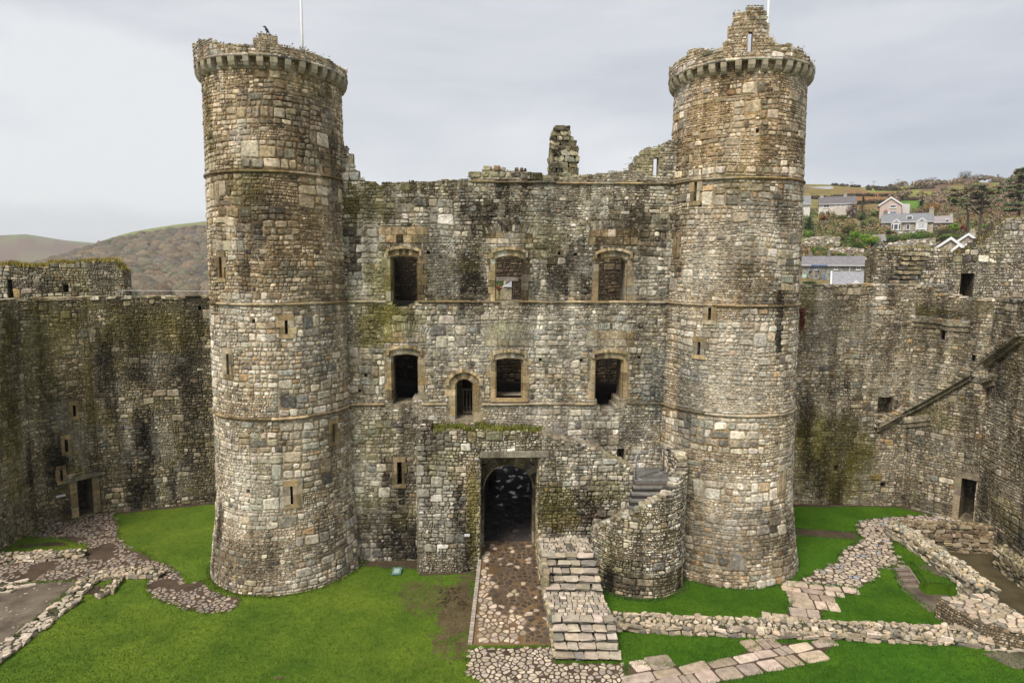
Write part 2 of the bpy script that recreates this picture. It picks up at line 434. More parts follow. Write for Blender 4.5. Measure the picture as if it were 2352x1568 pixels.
def frange(a, b, st):
    n = max(1, int(round((b - a) / st))); return [a + (b - a) * i / n for i in range(n + 1)]
def poly_top(surf, pts, jag=.0, seed=0.):
    q = [surf.uv(*p) for p in pts]; q.sort()
    def t(u):
        if u <= q[0][0]: z = q[0][1]
        elif u >= q[-1][0]: z = q[-1][1]
        else:
            for (a, za), (b, zb) in zip(q[:-1], q[1:]):
                if a <= u <= b: z = za + (zb - za) * ((u - a) / (b - a) if b > a else 0); break
        return z + jag * noise.noise(Vector((u * 2.7, seed, 0)))
    return t
SAND = [((.29, .225, .13), 30), ((.335, .27, .165), 24), ((.24, .19, .115), 20), ((.34, .305, .235), 16), ((.17, .135, .08), 12)]
def block_uv(g, f, poly, d0, d1, col):
    """prism from a uv polygon between depths d0 (front) and d1 (back)"""
    n = len(poly); vs = [f(a, b, d0) for a, b in poly] + [f(a, b, d1) for a, b in poly]
    g.add(vs, [tuple(range(n)), tuple(range(n, 2 * n))[::-1]] + [(i, n + i, n + (i + 1) % n, (i + 1) % n) for i in range(n)], col)
def string_course(g, f, u0, u1, v, rng, pal=SAND, h=.11, pr=.11, seg=1.1, gaps=(), stain=None):
    u = u0
    while u < u1 - .02:
        w = min(rng.uniform(.6, 1.5) * seg, u1 - u)
        if True:
            n = max(1, int(w / .3)); c = pick(pal, rng)
            if stain: c = stain(u + w / 2, v, c)
            dz = rng.uniform(-.018, .018); pr2 = pr * rng.uniform(.6, 1.1); c = vary(c, .75, 1.1, rng)
            for i in range(n):
                a = u + .004 + (w - .008) * i / n; b = u + .004 + (w - .008) * (i + 1) / n
                prof = [(0.0 - .05, v - h * .55 + dz), (pr2 * .8, v - h * .35 + dz), (pr2, v - h * .05 + dz), (pr2 * .75, v + h * .3 + dz), (-.05, v + h * .55 + dz)]
                vs = [f(a, z, d) for d, z in prof] + [f(b, z, d) for d, z in prof]
                g.add(vs, [(0, 1, 2, 3, 4), (9, 8, 7, 6, 5)] + [(k, k + 5, (k + 1) % 5 + 5, (k + 1) % 5) for k in range(5)], c)
        u += w
def arc_pts(x0, x1, vs, va, n=10, off=0., round_=False):
    """segmental (or round) head from (x0,vs) over the apex to (x1,vs), pushed outwards by off"""
    hw = (x1 - x0) / 2; rise = va - vs; cx = (x0 + x1) / 2
    rad = (hw * hw + rise * rise) / (2 * rise); cy = va - rad; a0 = math.asin(min(1, hw / rad))
    if rise >= hw: a0 = math.pi / 2; cy = vs; rad = hw
    return [(cx + (rad + off) * math.sin(-a0 + 2 * a0 * i / n), cy + (rad + off) * math.cos(-a0 + 2 * a0 * i / n)) for i in range(n + 1)]
def surround(root, f, x0, x1, vb, vs, va, rng, jw=.26, aw=.27, hood=True, sill=False, mat=None, pal=SAND, back=.45, pr=.03, stain=None, name='window_surround', nv=9):
    g = G()
    for side in (0, 1):
        v = vb
        while v < vs - .02:
            h = min(rng.uniform(.26, .48), vs - v)
            if vs - v - h < .12: h = vs - v
            w = jw * rng.choice((.75, .85, 1.15, 1.5))
            a, b = (x0 - w, x0) if side == 0 else (x1, x1 + w)
            c = pick(pal, rng); c = stain((a + b) / 2, v, c) if stain else c
            ch = .07
            if side == 0: poly = [(a, v + .006), (b - .0, v + .006), (b, v + h - .006), (a, v + h - .006)]
            else: poly = [(a, v + .006), (b, v + .006), (b, v + h - .006), (a, v + h - .006)]
            block_uv(g, f, poly, pr, -back, c); v += h
            # chamfer roll on the opening edge
            e = x0 if side == 0 else x1; sg = 1 if side == 0 else -1
            block_uv(g, f, [(e - .015 * sg, v - h + .006), (e + .05 * sg, v - h + .006), (e + .05 * sg, v - .006), (e - .015 * sg, v - .006)][::sg], -.10, -back, c)
    inn = arc_pts(x0, x1, vs, va, nv); out = arc_pts(x0, x1, vs, va, nv, aw)
    for i in range(nv):
        c = pick(pal, rng); c = stain(inn[i][0], inn[i][1], c) if stain else c
        e = .006
        block_uv(g, f, [inn[i], inn[i + 1], out[i + 1], out[i]][::-1], pr + rng.uniform(0, .012), -back, c)
    in2 = arc_pts(x0 + .05, x1 - .05, vs - .02, va - .06, nv)
    for i in range(nv):
        block_uv(g, f, [in2[i], in2[i + 1], inn[i + 1], inn[i]][::-1], -.10, -back, pick(pal, rng))
    # spandrel fill where the arch meets the jambs
    for s_, x in ((0, x0), (1, x1)):
        q = out[0] if s_ == 0 else out[-1]
        a, b = (x - jw, x) if s_ == 0 else (x, x + jw)
        block_uv(g, f, [(a, vs), (b, vs), (x, q[1] - .01) if s_ == 0 else (b, q[1] - .01), (a, q[1] - .01) if s_ == 0 else (x, q[1] - .01)], pr - .006, -back, pick(pal, rng))
    if sill:
        block_uv(g, f, [(x0 - .2, vb - .16), (x1 + .2, vb - .16), (x1 + .2, vb), (x0 - .2, vb)], .08, -back, pick(pal, rng))
    o = make(name, g, mat or M_DRESSED, root, fix=True)
    if hood:
        g = G(); o1 = arc_pts(x0, x1, vs, va, nv * 2, aw); o2 = arc_pts(x0, x1, vs, va, nv * 2, aw + .11)
        for i in range(nv * 2):
            c = pick(pal, rng); block_uv(g, f, [o1[i], o1[i + 1], o2[i + 1], o2[i]][::-1], .14, -.05, tuple(x * 1.05 for x in c))
        for q, q2, sg in ((o1[0], o2[0], -1), (o1[-1], o2[-1], 1)):
            a, b = sorted((q[0] - sg * .02, q2[0] + sg * .03))
            block_uv(g, f, [(a, q[1] - .16), (b, q[1] - .16), (b, q2[1] + .0), (a, q2[1] + .0)], .13, -.05, pick(pal, rng))
        make('hood_mould', g, M_DRESSED, o, fix=True)
    return o
def arch_ex(x0, x1, vb, vs, va, jw, aw, n=10):
    ex = [(x0 - jw, vb, x1 + jw, vs)]
    out = arc_pts(x0, x1, vs, va, n, aw)
    for (a, b), (c, d) in zip(out[:-1], out[1:]): ex.append((a, vs - .05, c, max(b, d)))
    return ex
def slit(root, f, x0, x1, v0, v1, rng, fw=.16, pal=SAND, label=None, bars=False, stain=None):
    """dressed frame of a narrow loop; the recess itself is a hole in the wall core"""
    g = G(); n = max(2, int((v1 - v0) / .38))
    for side in (0, 1):
        for i in range(n):
            w = fw * rng.choice((.7, 1.0, 1.35)); a, b = (x0 - w, x0) if side == 0 else (x1, x1 + w)
            h = (v1 - v0) / n; c = pick(pal, rng)
            if stain: c = stain(a, v0 + i * h, c)
            for q in range(2):
                aa, bb = a + (b - a) * q / 2, a + (b - a) * (q + 1) / 2
                block_uv(g, f, [(aa, v0 + i * h + .004), (bb, v0 + i * h + .004), (bb, v0 + (i + 1) * h - .004), (aa, v0 + (i + 1) * h - .004)], .05, -.3, c)
    for vv, hh in ((v0, -.16), (v1, .2)):
        c = pick(pal, rng); lo, hi = sorted((vv, vv + hh)); m = (x0 + x1) / 2
        for a, b in ((x0 - fw, m), (m, x1 + fw)): block_uv(g, f, [(a, lo), (b, lo), (b, hi), (a, hi)], .052, -.3, c)
    o = make('slit_window', g, M_DRESSED, root, fix=True)
    if label: o['label'] = label
    if bars:
        b = G()
        for k in (1, 2): 
            u = x0 + (x1 - x0) * k / 3; b.tube([f(u, v0, -.15), f(u, v1, -.15)], .012, 6, (.08, .07, .06))
        make('iron_bar', b, M_METAL, o)
    return o
def hx(h): return (h[0], h[2], h[1], h[3])
def ex_of(h, m=.17): return (h[0] - m, h[2] - m * .9, h[1] + m, h[3] + m * 1.1)

# ------------------------------------------------------------------ polygon paving
def inside(p, poly):
    x, y = p[0], p[1]; c = False; j = len(poly) - 1
    for i in range(len(poly)):
        a, b = poly[i], poly[j]
        if (a[1] > y) != (b[1] > y) and x < (b[0] - a[0]) * (y - a[1]) / (b[1] - a[1]) + a[0]: c = not c
        j = i
    return c
def cells(poly, s, rng, jit=.42, sx=1.0):
    x0 = min(p[0] for p in poly) - s; x1 = max(p[0] for p in poly) + s; y0 = min(p[1] for p in poly) - s; y1 = max(p[1] for p in poly) + s
    nx = int((x1 - x0) / (s * sx)) + 2; ny = int((y1 - y0) / s) + 2
    pt = [[(x0 + (i + (.5 if j % 2 else 0) + rng.uniform(-jit, jit)) * s * sx, y0 + (j + rng.uniform(-jit, jit)) * s) for i in range(nx)] for j in range(ny)]
    out = []
    for j in range(ny):
        for i in range(nx):
            p = pt[j][i]
            if not inside(p, poly): continue
            c = [(p[0] - 2 * s * sx, p[1] - 2 * s), (p[0] + 2 * s * sx, p[1] - 2 * s), (p[0] + 2 * s * sx, p[1] + 2 * s), (p[0] - 2 * s * sx, p[1] + 2 * s)]
            for dj in (-2, -1, 0, 1, 2):
                for di in (-2, -1, 0, 1, 2):
                    if (di == 0 and dj == 0) or not (0 <= i + di < nx and 0 <= j + dj < ny): continue
                    q = pt[j + dj][i + di]; mx, my = (p[0] + q[0]) / 2, (p[1] + q[1]) / 2; nx_, ny_ = q[0] - p[0], q[1] - p[1]
                    o = []; n = len(c)
                    for k in range(n):
                        a, b = c[k], c[(k + 1) % n]; da = (a[0] - mx) * nx_ + (a[1] - my) * ny_; db = (b[0] - mx) * nx_ + (b[1] - my) * ny_
                        if da <= 0: o.append(a)
                        if (da < 0) != (db < 0) and abs(da - db) > 1e-9:
                            t = da / (da - db); o.append((a[0] + (b[0] - a[0]) * t, a[1] + (b[1] - a[1]) * t))
                    c = o
                    if len(c) < 3: break
                if len(c) < 3: break
            if len(c) >= 3: out.append(c)
    return out
def pave(g, c, zf, h, gap, rng, col, chaikin=True, rnd=.22):
    n = len(c); cx = sum(p[0] for p in c) / n; cy = sum(p[1] for p in c) / n
    rad = sum(math.hypot(p[0] - cx, p[1] - cy) for p in c) / n
    k = max(.3, 1 - gap / max(rad, .01)) * rng.uniform(.9, 1.03); c = [(cx + (p[0] - cx) * k, cy + (p[1] - cy) * k) for p in c]
    if chaikin:
        o = []
        for i in range(n):
            a, b = c[i], c[(i + 1) % n]
            o += [(a[0] + (b[0] - a[0]) * rnd, a[1] + (b[1] - a[1]) * rnd), (a[0] + (b[0] - a[0]) * (1 - rnd), a[1] + (b[1] - a[1]) * (1 - rnd))]
        c = o; n = len(c)
    hh = h * rng.uniform(.5, 1.15); tx = rng.uniform(-.05, .05); ty = rng.uniform(-.05, .05)
    vs = []
    for z, s in ((-.02, 1.02), (hh * .72, 1.0), (hh, .84)):
        for p in c:
            x, y = cx + (p[0] - cx) * s, cy + (p[1] - cy) * s; vs.append(Vector((x, y, zf(x, y) + z + (tx * (x - cx) + ty * (y - cy) if z > 0 else 0))))
    g.add(vs, [(i, (i + 1) % n, n + (i + 1) % n, n + i) for i in range(n)] + [(n + i, n + (i + 1) % n, 2 * n + (i + 1) % n, 2 * n + i) for i in range(n)] + [tuple(range(2 * n, 3 * n))], col)
def flat_poly(name, poly, z, mat, zf=None, col=(.1, .1, .1), step=.5):
    from mathutils.geometry import tessellate_polygon
    g = G(); vs = [Vector((p[0], p[1], z)) for p in poly]
    g.add(vs, [tuple(t) for t in tessellate_polygon([vs])], col)
    o = make(name, g, mat, fix=True)
    me = o.data
    if sum(p.normal.z for p in me.polygons) < 0: me.flip_normals()
    return struct(o)
def GP(pts, z=0.): return [tuple(gp(x, y, z))[:2] for x, y in pts]
def resample(path, st):
    out = [Vector(path[0][:2] + (0,)) if len(path[0]) == 2 else Vector((path[0][0], path[0][1], 0))]
    for a, b in zip(path[:-1], path[1:]):
        a = Vector((a[0], a[1], 0)); b = Vector((b[0], b[1], 0)); n = max(1, int((b - a).length / st))
        out += [a + (b - a) * i / n for i in range(1, n + 1)]
    return out
def rubble_wall(g, path, width, height, rng, pal, courses=2, sz=.34, z0=0., top=None, core=(.06, .055, .03)):
    """low ruined wall: two faces of boulders round a core, flattish stones on top"""
    pts = [Vector((p[0], p[1], 0)) for p in path]
    for a, b in zip(pts[:-1], pts[1:]):
        L = (b - a).length; t = (b - a).normalized(); n = Vector((-t.y, t.x, 0)); rz = math.atan2(t.y, t.x)
        mid = (a + b) / 2; hh = height if top is None else (top(mid) if callable(top) else top)
        g.box((mid.x, mid.y, z0 + hh * .42 - .1), (L + .1, width * .72, hh * .84 + .2), core, rz)
        ch = (hh - .02) / courses
        for side in (-1, 1):
            for c in range(courses):
                x = rng.uniform(-.1, .1)
                while x < L - .02:
                    w = sz * rng.choice((.45, .7, .9, 1.2, 1.6)) * rng.uniform(.85, 1.15); dp = min(width * .4, .22) * rng.uniform(.8, 1.3)
                    p = a + t * (x + w / 2) + n * side * (width / 2 - dp / 2 + rng.uniform(-.05, .03))
                    g.stone((p.x, p.y, z0 + (c + .5) * ch + rng.uniform(-.04, .02)), (w * .98, dp, ch * rng.uniform(.65, 1.1)), rng, pick(pal, rng), rz + rng.uniform(-.2, .2), .2); x += w
        w2 = width / 2 - .02; ext = t * .10
        poly = [a - ext + n * w2, a - ext - n * w2, b + ext - n * w2, b + ext + n * w2]; poly = [(p.x, p.y) for p in poly]
        for c in cells(poly, sz * .62, rng, .5, 1.25):
            if rng.random() < .08: continue
            dz = rng.uniform(-.04, .035); pave(g, c, lambda x, y: z0 + hh - .06 + dz, .07, .035, rng, pick(pal, rng), rnd=.14)
        for k in range(int(L * 26)):       # moss and grass in the joints
            p = a + t * rng.uniform(0, L) + n * rng.uniform(-w2, w2); q = rng.uniform(.02, .06); an = rng.uniform(0, 3.14); u_ = Vector((math.cos(an), math.sin(an), 0)) * q
            g.add([Vector((p.x, p.y, z0 + hh - .02)) - u_, Vector((p.x, p.y, z0 + hh - .02)) + u_, Vector((p.x + rng.uniform(-.02, .02), p.y, z0 + hh + .035))], [(0, 1, 2)], vary((.11, .12, .025), .6, 1.4, rng))
def moss_tufts(root, spots, rng, col0=(.16, .17, .03), hgt=.12, name='grass_tuft', dens=1.0, spread=.12):
    """little clumps of grass growing along a wall head"""
    g = G()
    for p in spots:
        for k in range(int(14 * dens)):
            q = Vector(p) + Vector((rng.gauss(0, spread), rng.gauss(0, spread), 0)); a = rng.uniform(0, 6.28); h = hgt * rng.uniform(.4, 1.3)
            w = Vector((math.cos(a), math.sin(a), 0)) * .03; l = Vector((rng.uniform(-.5, .5) * h, rng.uniform(-.5, .5) * h, h))
            c = vary(col0, .6, 1.35, rng); g.add([q - w, q + w, q + l], [(0, 1, 2)], c)
    o = make(name, g, M_BLADE, root); o['kind'] = 'stuff'; return o

# =================================================================== GROUND
RAMP = [(19.0, 0.0), (20.0, 0.0), (25.1, .45), (26.7, .60), (36.0, 1.0), (90, 1.0)]
def interp(tab, x):
    if x <= tab[0][0]: return tab[0][1]
    for (a, b), (c, d) in zip(tab[:-1], tab[1:]):
        if x <= c: return b + (d - b) * (x - a) / (c - a)
    return tab[-1][1]
DUG = GP([(2056, 1222), (2310, 1225), (2480, 1228), (2560, 1420), (2430, 1452), (2330, 1405), (2264, 1379)])
DUG2 = GP([(2044, 1300), (2094, 1298), (2122, 1346), (2232, 1356), (2262, 1385), (2290, 1452), (2196, 1446), (2120, 1396), (2072, 1354)], -.15)
def hg(x, y): return -.75 if inside((x, y), DUG) else (-.42 if inside((x, y), DUG2) else 0.0)
rng = random.Random(11)
g = G(); XS = frange(-48, 13, .8) + frange(13.2, 32, .2) + frange(32.8, 48, .8); YS = frange(-10, 17, .9) + frange(17.2, 33, .2) + frange(33.8, 58, .9)
for y in YS:
    for x in XS:
        t_ = sm((x + 7) / 9 + (y - 24) * .09); n_ = noise.noise(Vector((x * .2, y * .2, 7))) * .012
        g.V.append(Vector((x, y, hg(x, y)))); g.C.append((.11, .105, .04) if abs(x) > 27.5 or y > 37 else (.098 + n_ + (.054 - .098) * t_, .170 + (.136 - .170) * t_, .018 + (.008 - .018) * t_))
NX = len(XS)
for j in range(len(YS) - 1):
    for i in range(NX - 1): a = j * NX + i; g.F.append((a, a + 1, a + NX + 1, a + NX))
struct(make('lawn', g, M_LAWN))

P_LEFT = GP([(179, 1190), (213, 1179), (262, 1177), (272, 1212), (272, 1234), (304, 1261), (365, 1289), (400, 1301), (417, 1325), (429, 1341), (466, 1334), (480, 1352), (520, 1368), (554, 1372), (548, 1392), (517, 1405), (472, 1408), (426, 1399), (365, 1379), (338, 1356), (338, 1344), (347, 1325), (283, 1326), (116, 1336), (-60, 1352), (-60, 1294), (0, 1292), (198, 1274), (200, 1250), (130, 1236), (67, 1234), (91, 1213)])
P_GRAVEL = GP([(-40, 1350), (116, 1334), (185, 1334), (165, 1352), (110, 1395), (60, 1440), (0, 1488), (-160, 1600), (-330, 1500)])
P_RCOB = GP([(2192, 1184), (2240, 1200), (2200, 1208), (2043, 1209), (2056, 1234), (2051, 1261), (2071, 1289), (2089, 1301), (2040, 1301), (2016, 1310), (2013, 1331), (1970, 1350), (1824, 1338), (1873, 1313), (1922, 1289), (1934, 1264), (1964, 1246), (1983, 1237), (1967, 1222), (1967, 1200), (1995, 1191), (2117, 1182)])
P_RSLAB = GP([(1970, 1352), (1970, 1363), (1928, 1368), (1913, 1386), (1888, 1407), (1887, 1426), (1898, 1446), (1797, 1446), (1803, 1423), (1812, 1395), (1824, 1374), (1818, 1362), (1824, 1338)])
P_LSLAB = GP([(1438, 1525), (1579, 1528), (1640, 1520), (1700, 1503), (1752, 1476), (1919, 1477), (1885, 1508), (1837, 1526), (1782, 1538), (1710, 1556), (1640, 1569), (1530, 1582), (1438, 1590)])
P_BCOB = GP([(1081, 1488), (1270, 1486), (1279, 1522), (1436, 1524), (1440, 1600), (1090, 1600), (1112, 1568), (1066, 1545), (1077, 1514)])
P_DIRT1 = GP([(1826, 1213), (1967, 1222), (1972, 1240), (1836, 1231), (1826, 1226)])
P_DIRT2 = DUG2
P_YARD = DUG
P_DIRT3 = GP([(2255, 1500), (2360, 1488), (2480, 1500), (2480, 1540), (2330, 1535)])
flat_poly('earth_path', P_LEFT, .004, M_EARTH)
flat_poly('gravel_path', P_GRAVEL, .008, M_GRAVEL)
flat_poly('earth_path', P_RCOB, .004, M_EARTH)
flat_poly('earth_path', P_RSLAB, .006, M_EARTH)
flat_poly('earth_path', P_LSLAB, .004, M_EARTH)
flat_poly('earth_path', P_BCOB, .008, M_EARTH)
flat_poly('earth_path', P_DIRT1, .010, M_EARTH)
flat_poly('gravel_path', GP([(2036, 1296), (2100, 1294), (2130, 1342), (2240, 1352), (2275, 1385), (2300, 1456), (2190, 1452), (2112, 1402), (2062, 1358)], -.15), -.405, M_GRAVEL)
flat_poly('muddy_yard', P_YARD, -.738, M_MUD)
flat_poly('earth_path', P_DIRT3, .004, M_GRAVEL)
Z0 = lambda x, y: 0.0
PAL_COB = [((.25, .21, .17), 30), ((.21, .18, .15), 30), ((.17, .15, .13), 18), ((.29, .245, .20), 14), ((.17, .165, .16), 8)]
PAL_COB_W = [((.35, .305, .25), 30), ((.31, .27, .22), 30), ((.25, .22, .185), 20), ((.40, .35, .29), 14)]
PAL_FLAG = [((.36, .295, .24), 30), ((.33, .27, .215), 30), ((.28, .235, .195), 20), ((.39, .33, .27), 14)]
def paving(name, poly, s, gap, h, pal, mat, zf=Z0, z=0., drop=0.04, sx=1., stainf=None, rnd=.22, jit=.42, seed=1, thr=.52):
    rg = random.Random(seed); g = G(); n = 0
    for c in cells(poly, s, rg, jit, sx):
        if rg.random() < drop: continue
        cx = sum(p[0] for p in c) / len(c); cy = sum(p[1] for p in c) / len(c)
        if noise.noise(Vector((cx * .7, cy * .7, seed))) > thr: continue
        cl = pick(pal, rg)
        if stainf: cl = stainf(cx, cy, cl, rg)
        pave(g, c, lambda x, y: zf(x, y) + z, h, gap, rg, cl, rnd=rnd)
    return struct(make(name, g, mat))
paving('cobbled_path', P_LEFT, .15, .036, .018, PAL_COB, M_COBBLE, drop=.16, sx=1.5, seed=3, jit=.60, thr=.26)
paving('gravel_stones', P_GRAVEL, .13, .04, .02, PAL_COB, M_COBBLE, z=.006, drop=.93, sx=1.2, seed=8, thr=9)
paving('cobbled_path', P_RCOB, .205, .03, .018, PAL_COB_W, M_COBBLE, drop=.04, sx=1.35, seed=4, jit=.58, stainf=lambda x, y, c, r: (.32, .34, .37) if r.random() < .06 else c)
def flags(name, poly, ang, sc, seed):
    rg = random.Random(seed); g = G(); ca, sa = math.cos(ang), math.sin(ang); q = [(x * ca + y * sa, -x * sa + y * ca) for x, y in poly]
    y = min(p[1] for p in q); ym = max(p[1] for p in q); x0 = min(p[0] for p in q); x1 = max(p[0] for p in q)
    while y < ym:
        h = rg.uniform(.42, .68) * sc; x = x0 - rg.uniform(0, .6)
        while x < x1:
            w = rg.uniform(.5, 1.05) * sc; c = (x + w / 2, y + h / 2)
            if inside(c, q) or sum(inside((x + w * i_, y + h * j_), q) for i_ in (0, 1) for j_ in (0, 1)) >= 2:
                j = lambda: rg.uniform(-.045, .045)
                b = [(x + j(), y + j()), (x + w + j(), y + j()), (x + w + j(), y + h + j()), (x + j(), y + h + j())]; cl = pick(PAL_FLAG, rg)
                parts = [b]
                if rg.random() < .2: m = .5 + rg.uniform(-.15, .15); t = lambda a, d: (a[0] + (d[0] - a[0]) * m, a[1] + (d[1] - a[1]) * m); parts = [[b[0], t(b[0], b[1]), t(b[3], b[2]), b[3]], [t(b[0], b[1]), b[1], b[2], t(b[3], b[2])]]
                for b in parts: pave(g, [(u * ca - v * sa, u * sa + v * ca) for u, v in b], Z0, .035, .022, rg, cl, rnd=.09)
            x += w
        y += h
    return struct(make(name, g, M_SLABS))
flags('flagstone_path', P_RSLAB, -.25, 1.0, 5)
flags('flagstone_path', P_LSLAB, .28, 1.0, 6)
paving('cobbled_path', P_BCOB, .16, .03, .02, PAL_COB_W, M_COBBLE, z=.006, drop=.05, sx=1.25, seed=7, jit=.58)

def foot_shade_strip(pts, w):
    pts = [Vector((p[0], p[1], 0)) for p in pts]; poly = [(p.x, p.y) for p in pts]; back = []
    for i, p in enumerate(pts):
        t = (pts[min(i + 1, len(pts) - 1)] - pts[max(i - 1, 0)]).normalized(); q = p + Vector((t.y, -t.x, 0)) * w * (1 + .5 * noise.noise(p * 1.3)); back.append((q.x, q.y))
    flat_poly('bare_earth_or_foot_shade', poly + back[::-1], .009, M_EARTH)  # contact shadow along the wall foot, laid as a dark earth-coloured strip
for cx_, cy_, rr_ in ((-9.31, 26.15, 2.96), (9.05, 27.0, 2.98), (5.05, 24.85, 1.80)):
    foot_shade_strip([(cx_ + math.sin(a) * rr_, cy_ - math.cos(a) * rr_) for a in frange(-2.0, 2.0, .06)], .20)
foot_shade_strip(GP([(x, 1178 + (1152.5 - 1178) * (x - 240) / 245) for x in range(240, 520, 12)]), .35)
foot_shade_strip(GP([(x, 1158) for x in range(1810, 2060, 12)] + [(2068, 1161), (2110, 1171), (2160, 1183)]), .35)
foot_shade_strip([(x, 25.95 + .045 * (x + 6.65)) for x in frange(-6.6, -3.4, .2)], .4)
foot_shade_strip([(x, 24.84 + .045 * (x + 6.65)) for x in frange(-3.7, -1.3, .2)], .22)

# bare worn patches in the lawn: crumbs of earth thinning out towards their edge
def bare_patch(name, cx, cy, rx, ry, rot, mat, seed, step=.055, z=.012, thin=1.0):
    rg = random.Random(seed); g = G(); ca, sa = math.cos(rot), math.sin(rot)
    nx = int(2.2 * rx / step); ny = int(2.2 * ry / step)
    for i in range(nx):
        for j in range(ny):
            a = (i / nx - .5) * 2.2; b = (j / ny - .5) * 2.2; x = cx + a * rx * ca - b * ry * sa; y = cy + a * rx * sa + b * ry * ca
            d = math.hypot(a, b) + .55 * noise.noise(Vector((x * 1.6, y * 1.6, seed))) + .35 * noise.noise(Vector((x * 5, y * 5, seed)))
            if rg.random() > thin * sm((1.0 - d) / .55): continue
            s = step * rg.uniform(.5, .95); t = rg.uniform(0, 3.14); c_, s_ = math.cos(t) * s, math.sin(t) * s
            g.add([Vector((x + c_, y + s_, z)), Vector((x - s_, y + c_, z)), Vector((x - c_, y - s_, z)), Vector((x + s_, y - c_, z))], [(0, 1, 2, 3)])
    return struct(make(name, g, mat), 'stuff')
p = gp(1055, 1400); bare_patch('bare_earth_or_foot_shade', p.x, p.y, .95, 3.1, -.05, M_BARE, 21, step=.04)
p = gp(985, 1370); bare_patch('bare_earth_or_foot_shade', p.x, p.y, 1.5, 1.5, .2, M_BARE, 22, step=.04, thin=.45)
p = gp(925, 1296); bare_patch('bare_earth_or_foot_shade', p.x, p.y, 1.3, .42, 0, M_EARTH, 23, z=.014)
p = gp(640, 1557); bare_patch('bare_earth_or_foot_shade', p.x, p.y, .22, .10, 0, M_BARE, 24, z=.02)
p = gp(115, 1250); bare_patch('bare_earth_or_foot_shade', p.x, p.y, 1.2, .28, 0.1, M_EARTH, 25, z=.018)
p = gp(2150, 1310); bare_patch('bare_earth_or_foot_shade', p.x, p.y, .5, .7, .3, M_GRAVEL, 26)

# =================================================================== GATEHOUSE FRONT
rng = random.Random(5)
z1, z2, z3 = 15.68, 10.93, 6.71
W = Plane((-6.65, 26.0), (6.6, 26.6))
root = thing('gatehouse', 'rubble stone gatehouse front with six arched windows between the two round towers', 'gatehouse', tuple(W.f(W.L / 2, 0, 0)))
def HR(s, x0, y0, x1, y1, dep):
    ym = (y0 + y1) / 2; xm = (x0 + x1) / 2
    return (s.uv(x0, ym)[0], s.uv(x1, ym)[0], s.uv(xm, y1)[1], s.uv(xm, y0)[1], dep)
T_W = 1.3
WIN = [(897, 960, 692, 591, 585), (1137, 1202, 692, 594, 587), (1374, 1440, 694, 597, 589), (899, 962, 917, 818, 812), (1138, 1201, 913, 826, 821), (1366, 1431, 917, 826, 821)]
holes = []; ex = []; wins = []
for x0, x1, yb, ys, ya in WIN:
    h = HR(W, x0, ya, x1, yb, T_W); vs = W.uv((x0 + x1) / 2, ys)[1]; holes.append(h); wins.append((h[0], h[1], h[2], vs, h[3]))
    ex += arch_ex(h[0], h[1], h[2], vs, h[3], .24, .36)
for x0, y0, x1, y1 in ((902, 692, 952, 700), (908, 700, 938, 706), (903, 917, 946, 928), (1371, 917, 1418, 932), (1378, 932, 1412, 944)):
    h = HR(W, x0, y0, x1, y1, T_W); h = (h[0], h[1], h[2], h[3] + .03, T_W); holes.append(h); ex.append(hx(h))
dh = HR(W, 1045.5, 869, 1087.5, 962.5, T_W); dvs = W.uv(1066, 882)[1]; holes.append(dh); ex += arch_ex(dh[0], dh[1], dh[2] - .15, dvs, dh[3], .30, .30)
ph = HR(W, 1109, 1064, 1226, 1290, T_W); ph = (ph[0], ph[1], -.3, ph[3], T_W); pvs = W.uv(1168, 1123)[1]; holes.append(ph); ex += arch_ex(ph[0], ph[1], 0, pvs, ph[3], .05, .45)
sl = HR(W, 912.5, 1060, 923, 1111, .6); holes.append(sl); ex.append(ex_of(sl, .2))
sq = HR(W, 1417, 1030, 1434, 1058, .6); holes.append(sq); ex.append(hx(sq))
nt = HR(W, 1501, 362, 1513, 403, .34); holes.append(nt); ex.append(hx(nt))
for x, y in ((984, 580), (1284, 582), (1322, 584), (1452, 586), (1241, 826), (1335, 827), (1468, 820), (840, 862), (826, 897)):   # putlog holes
    h = HR(W, x - 3.5, y - 3.5, x + 3.5, y + 3.5, .5); holes.append(h); ex.append(hx(h))
top_pts = [(780, 330), (797, 335), (803, 345), (800, 352), (807, 365), (806, 374), (815, 386), (826, 398), (830, 411), (838, 412), (862, 418), (872, 425), (879, 425), (881, 417), (900, 417), (950, 415), (1000, 415), (1018, 408), (1040, 412), (1074, 408), (1090, 395), (1106, 392), (1116, 385), (1150, 385), (1165, 391), (1198, 388), (1215, 392), (1240, 400), (1300, 398), (1345, 401), (1370, 397), (1400, 395), (1440, 390), (1455, 372), (1462, 360), (1475, 346), (1488, 336), (1510, 338), (1530, 326), (1548, 318), (1570, 315)]
top = poly_top(W, top_pts, .05, 3.)
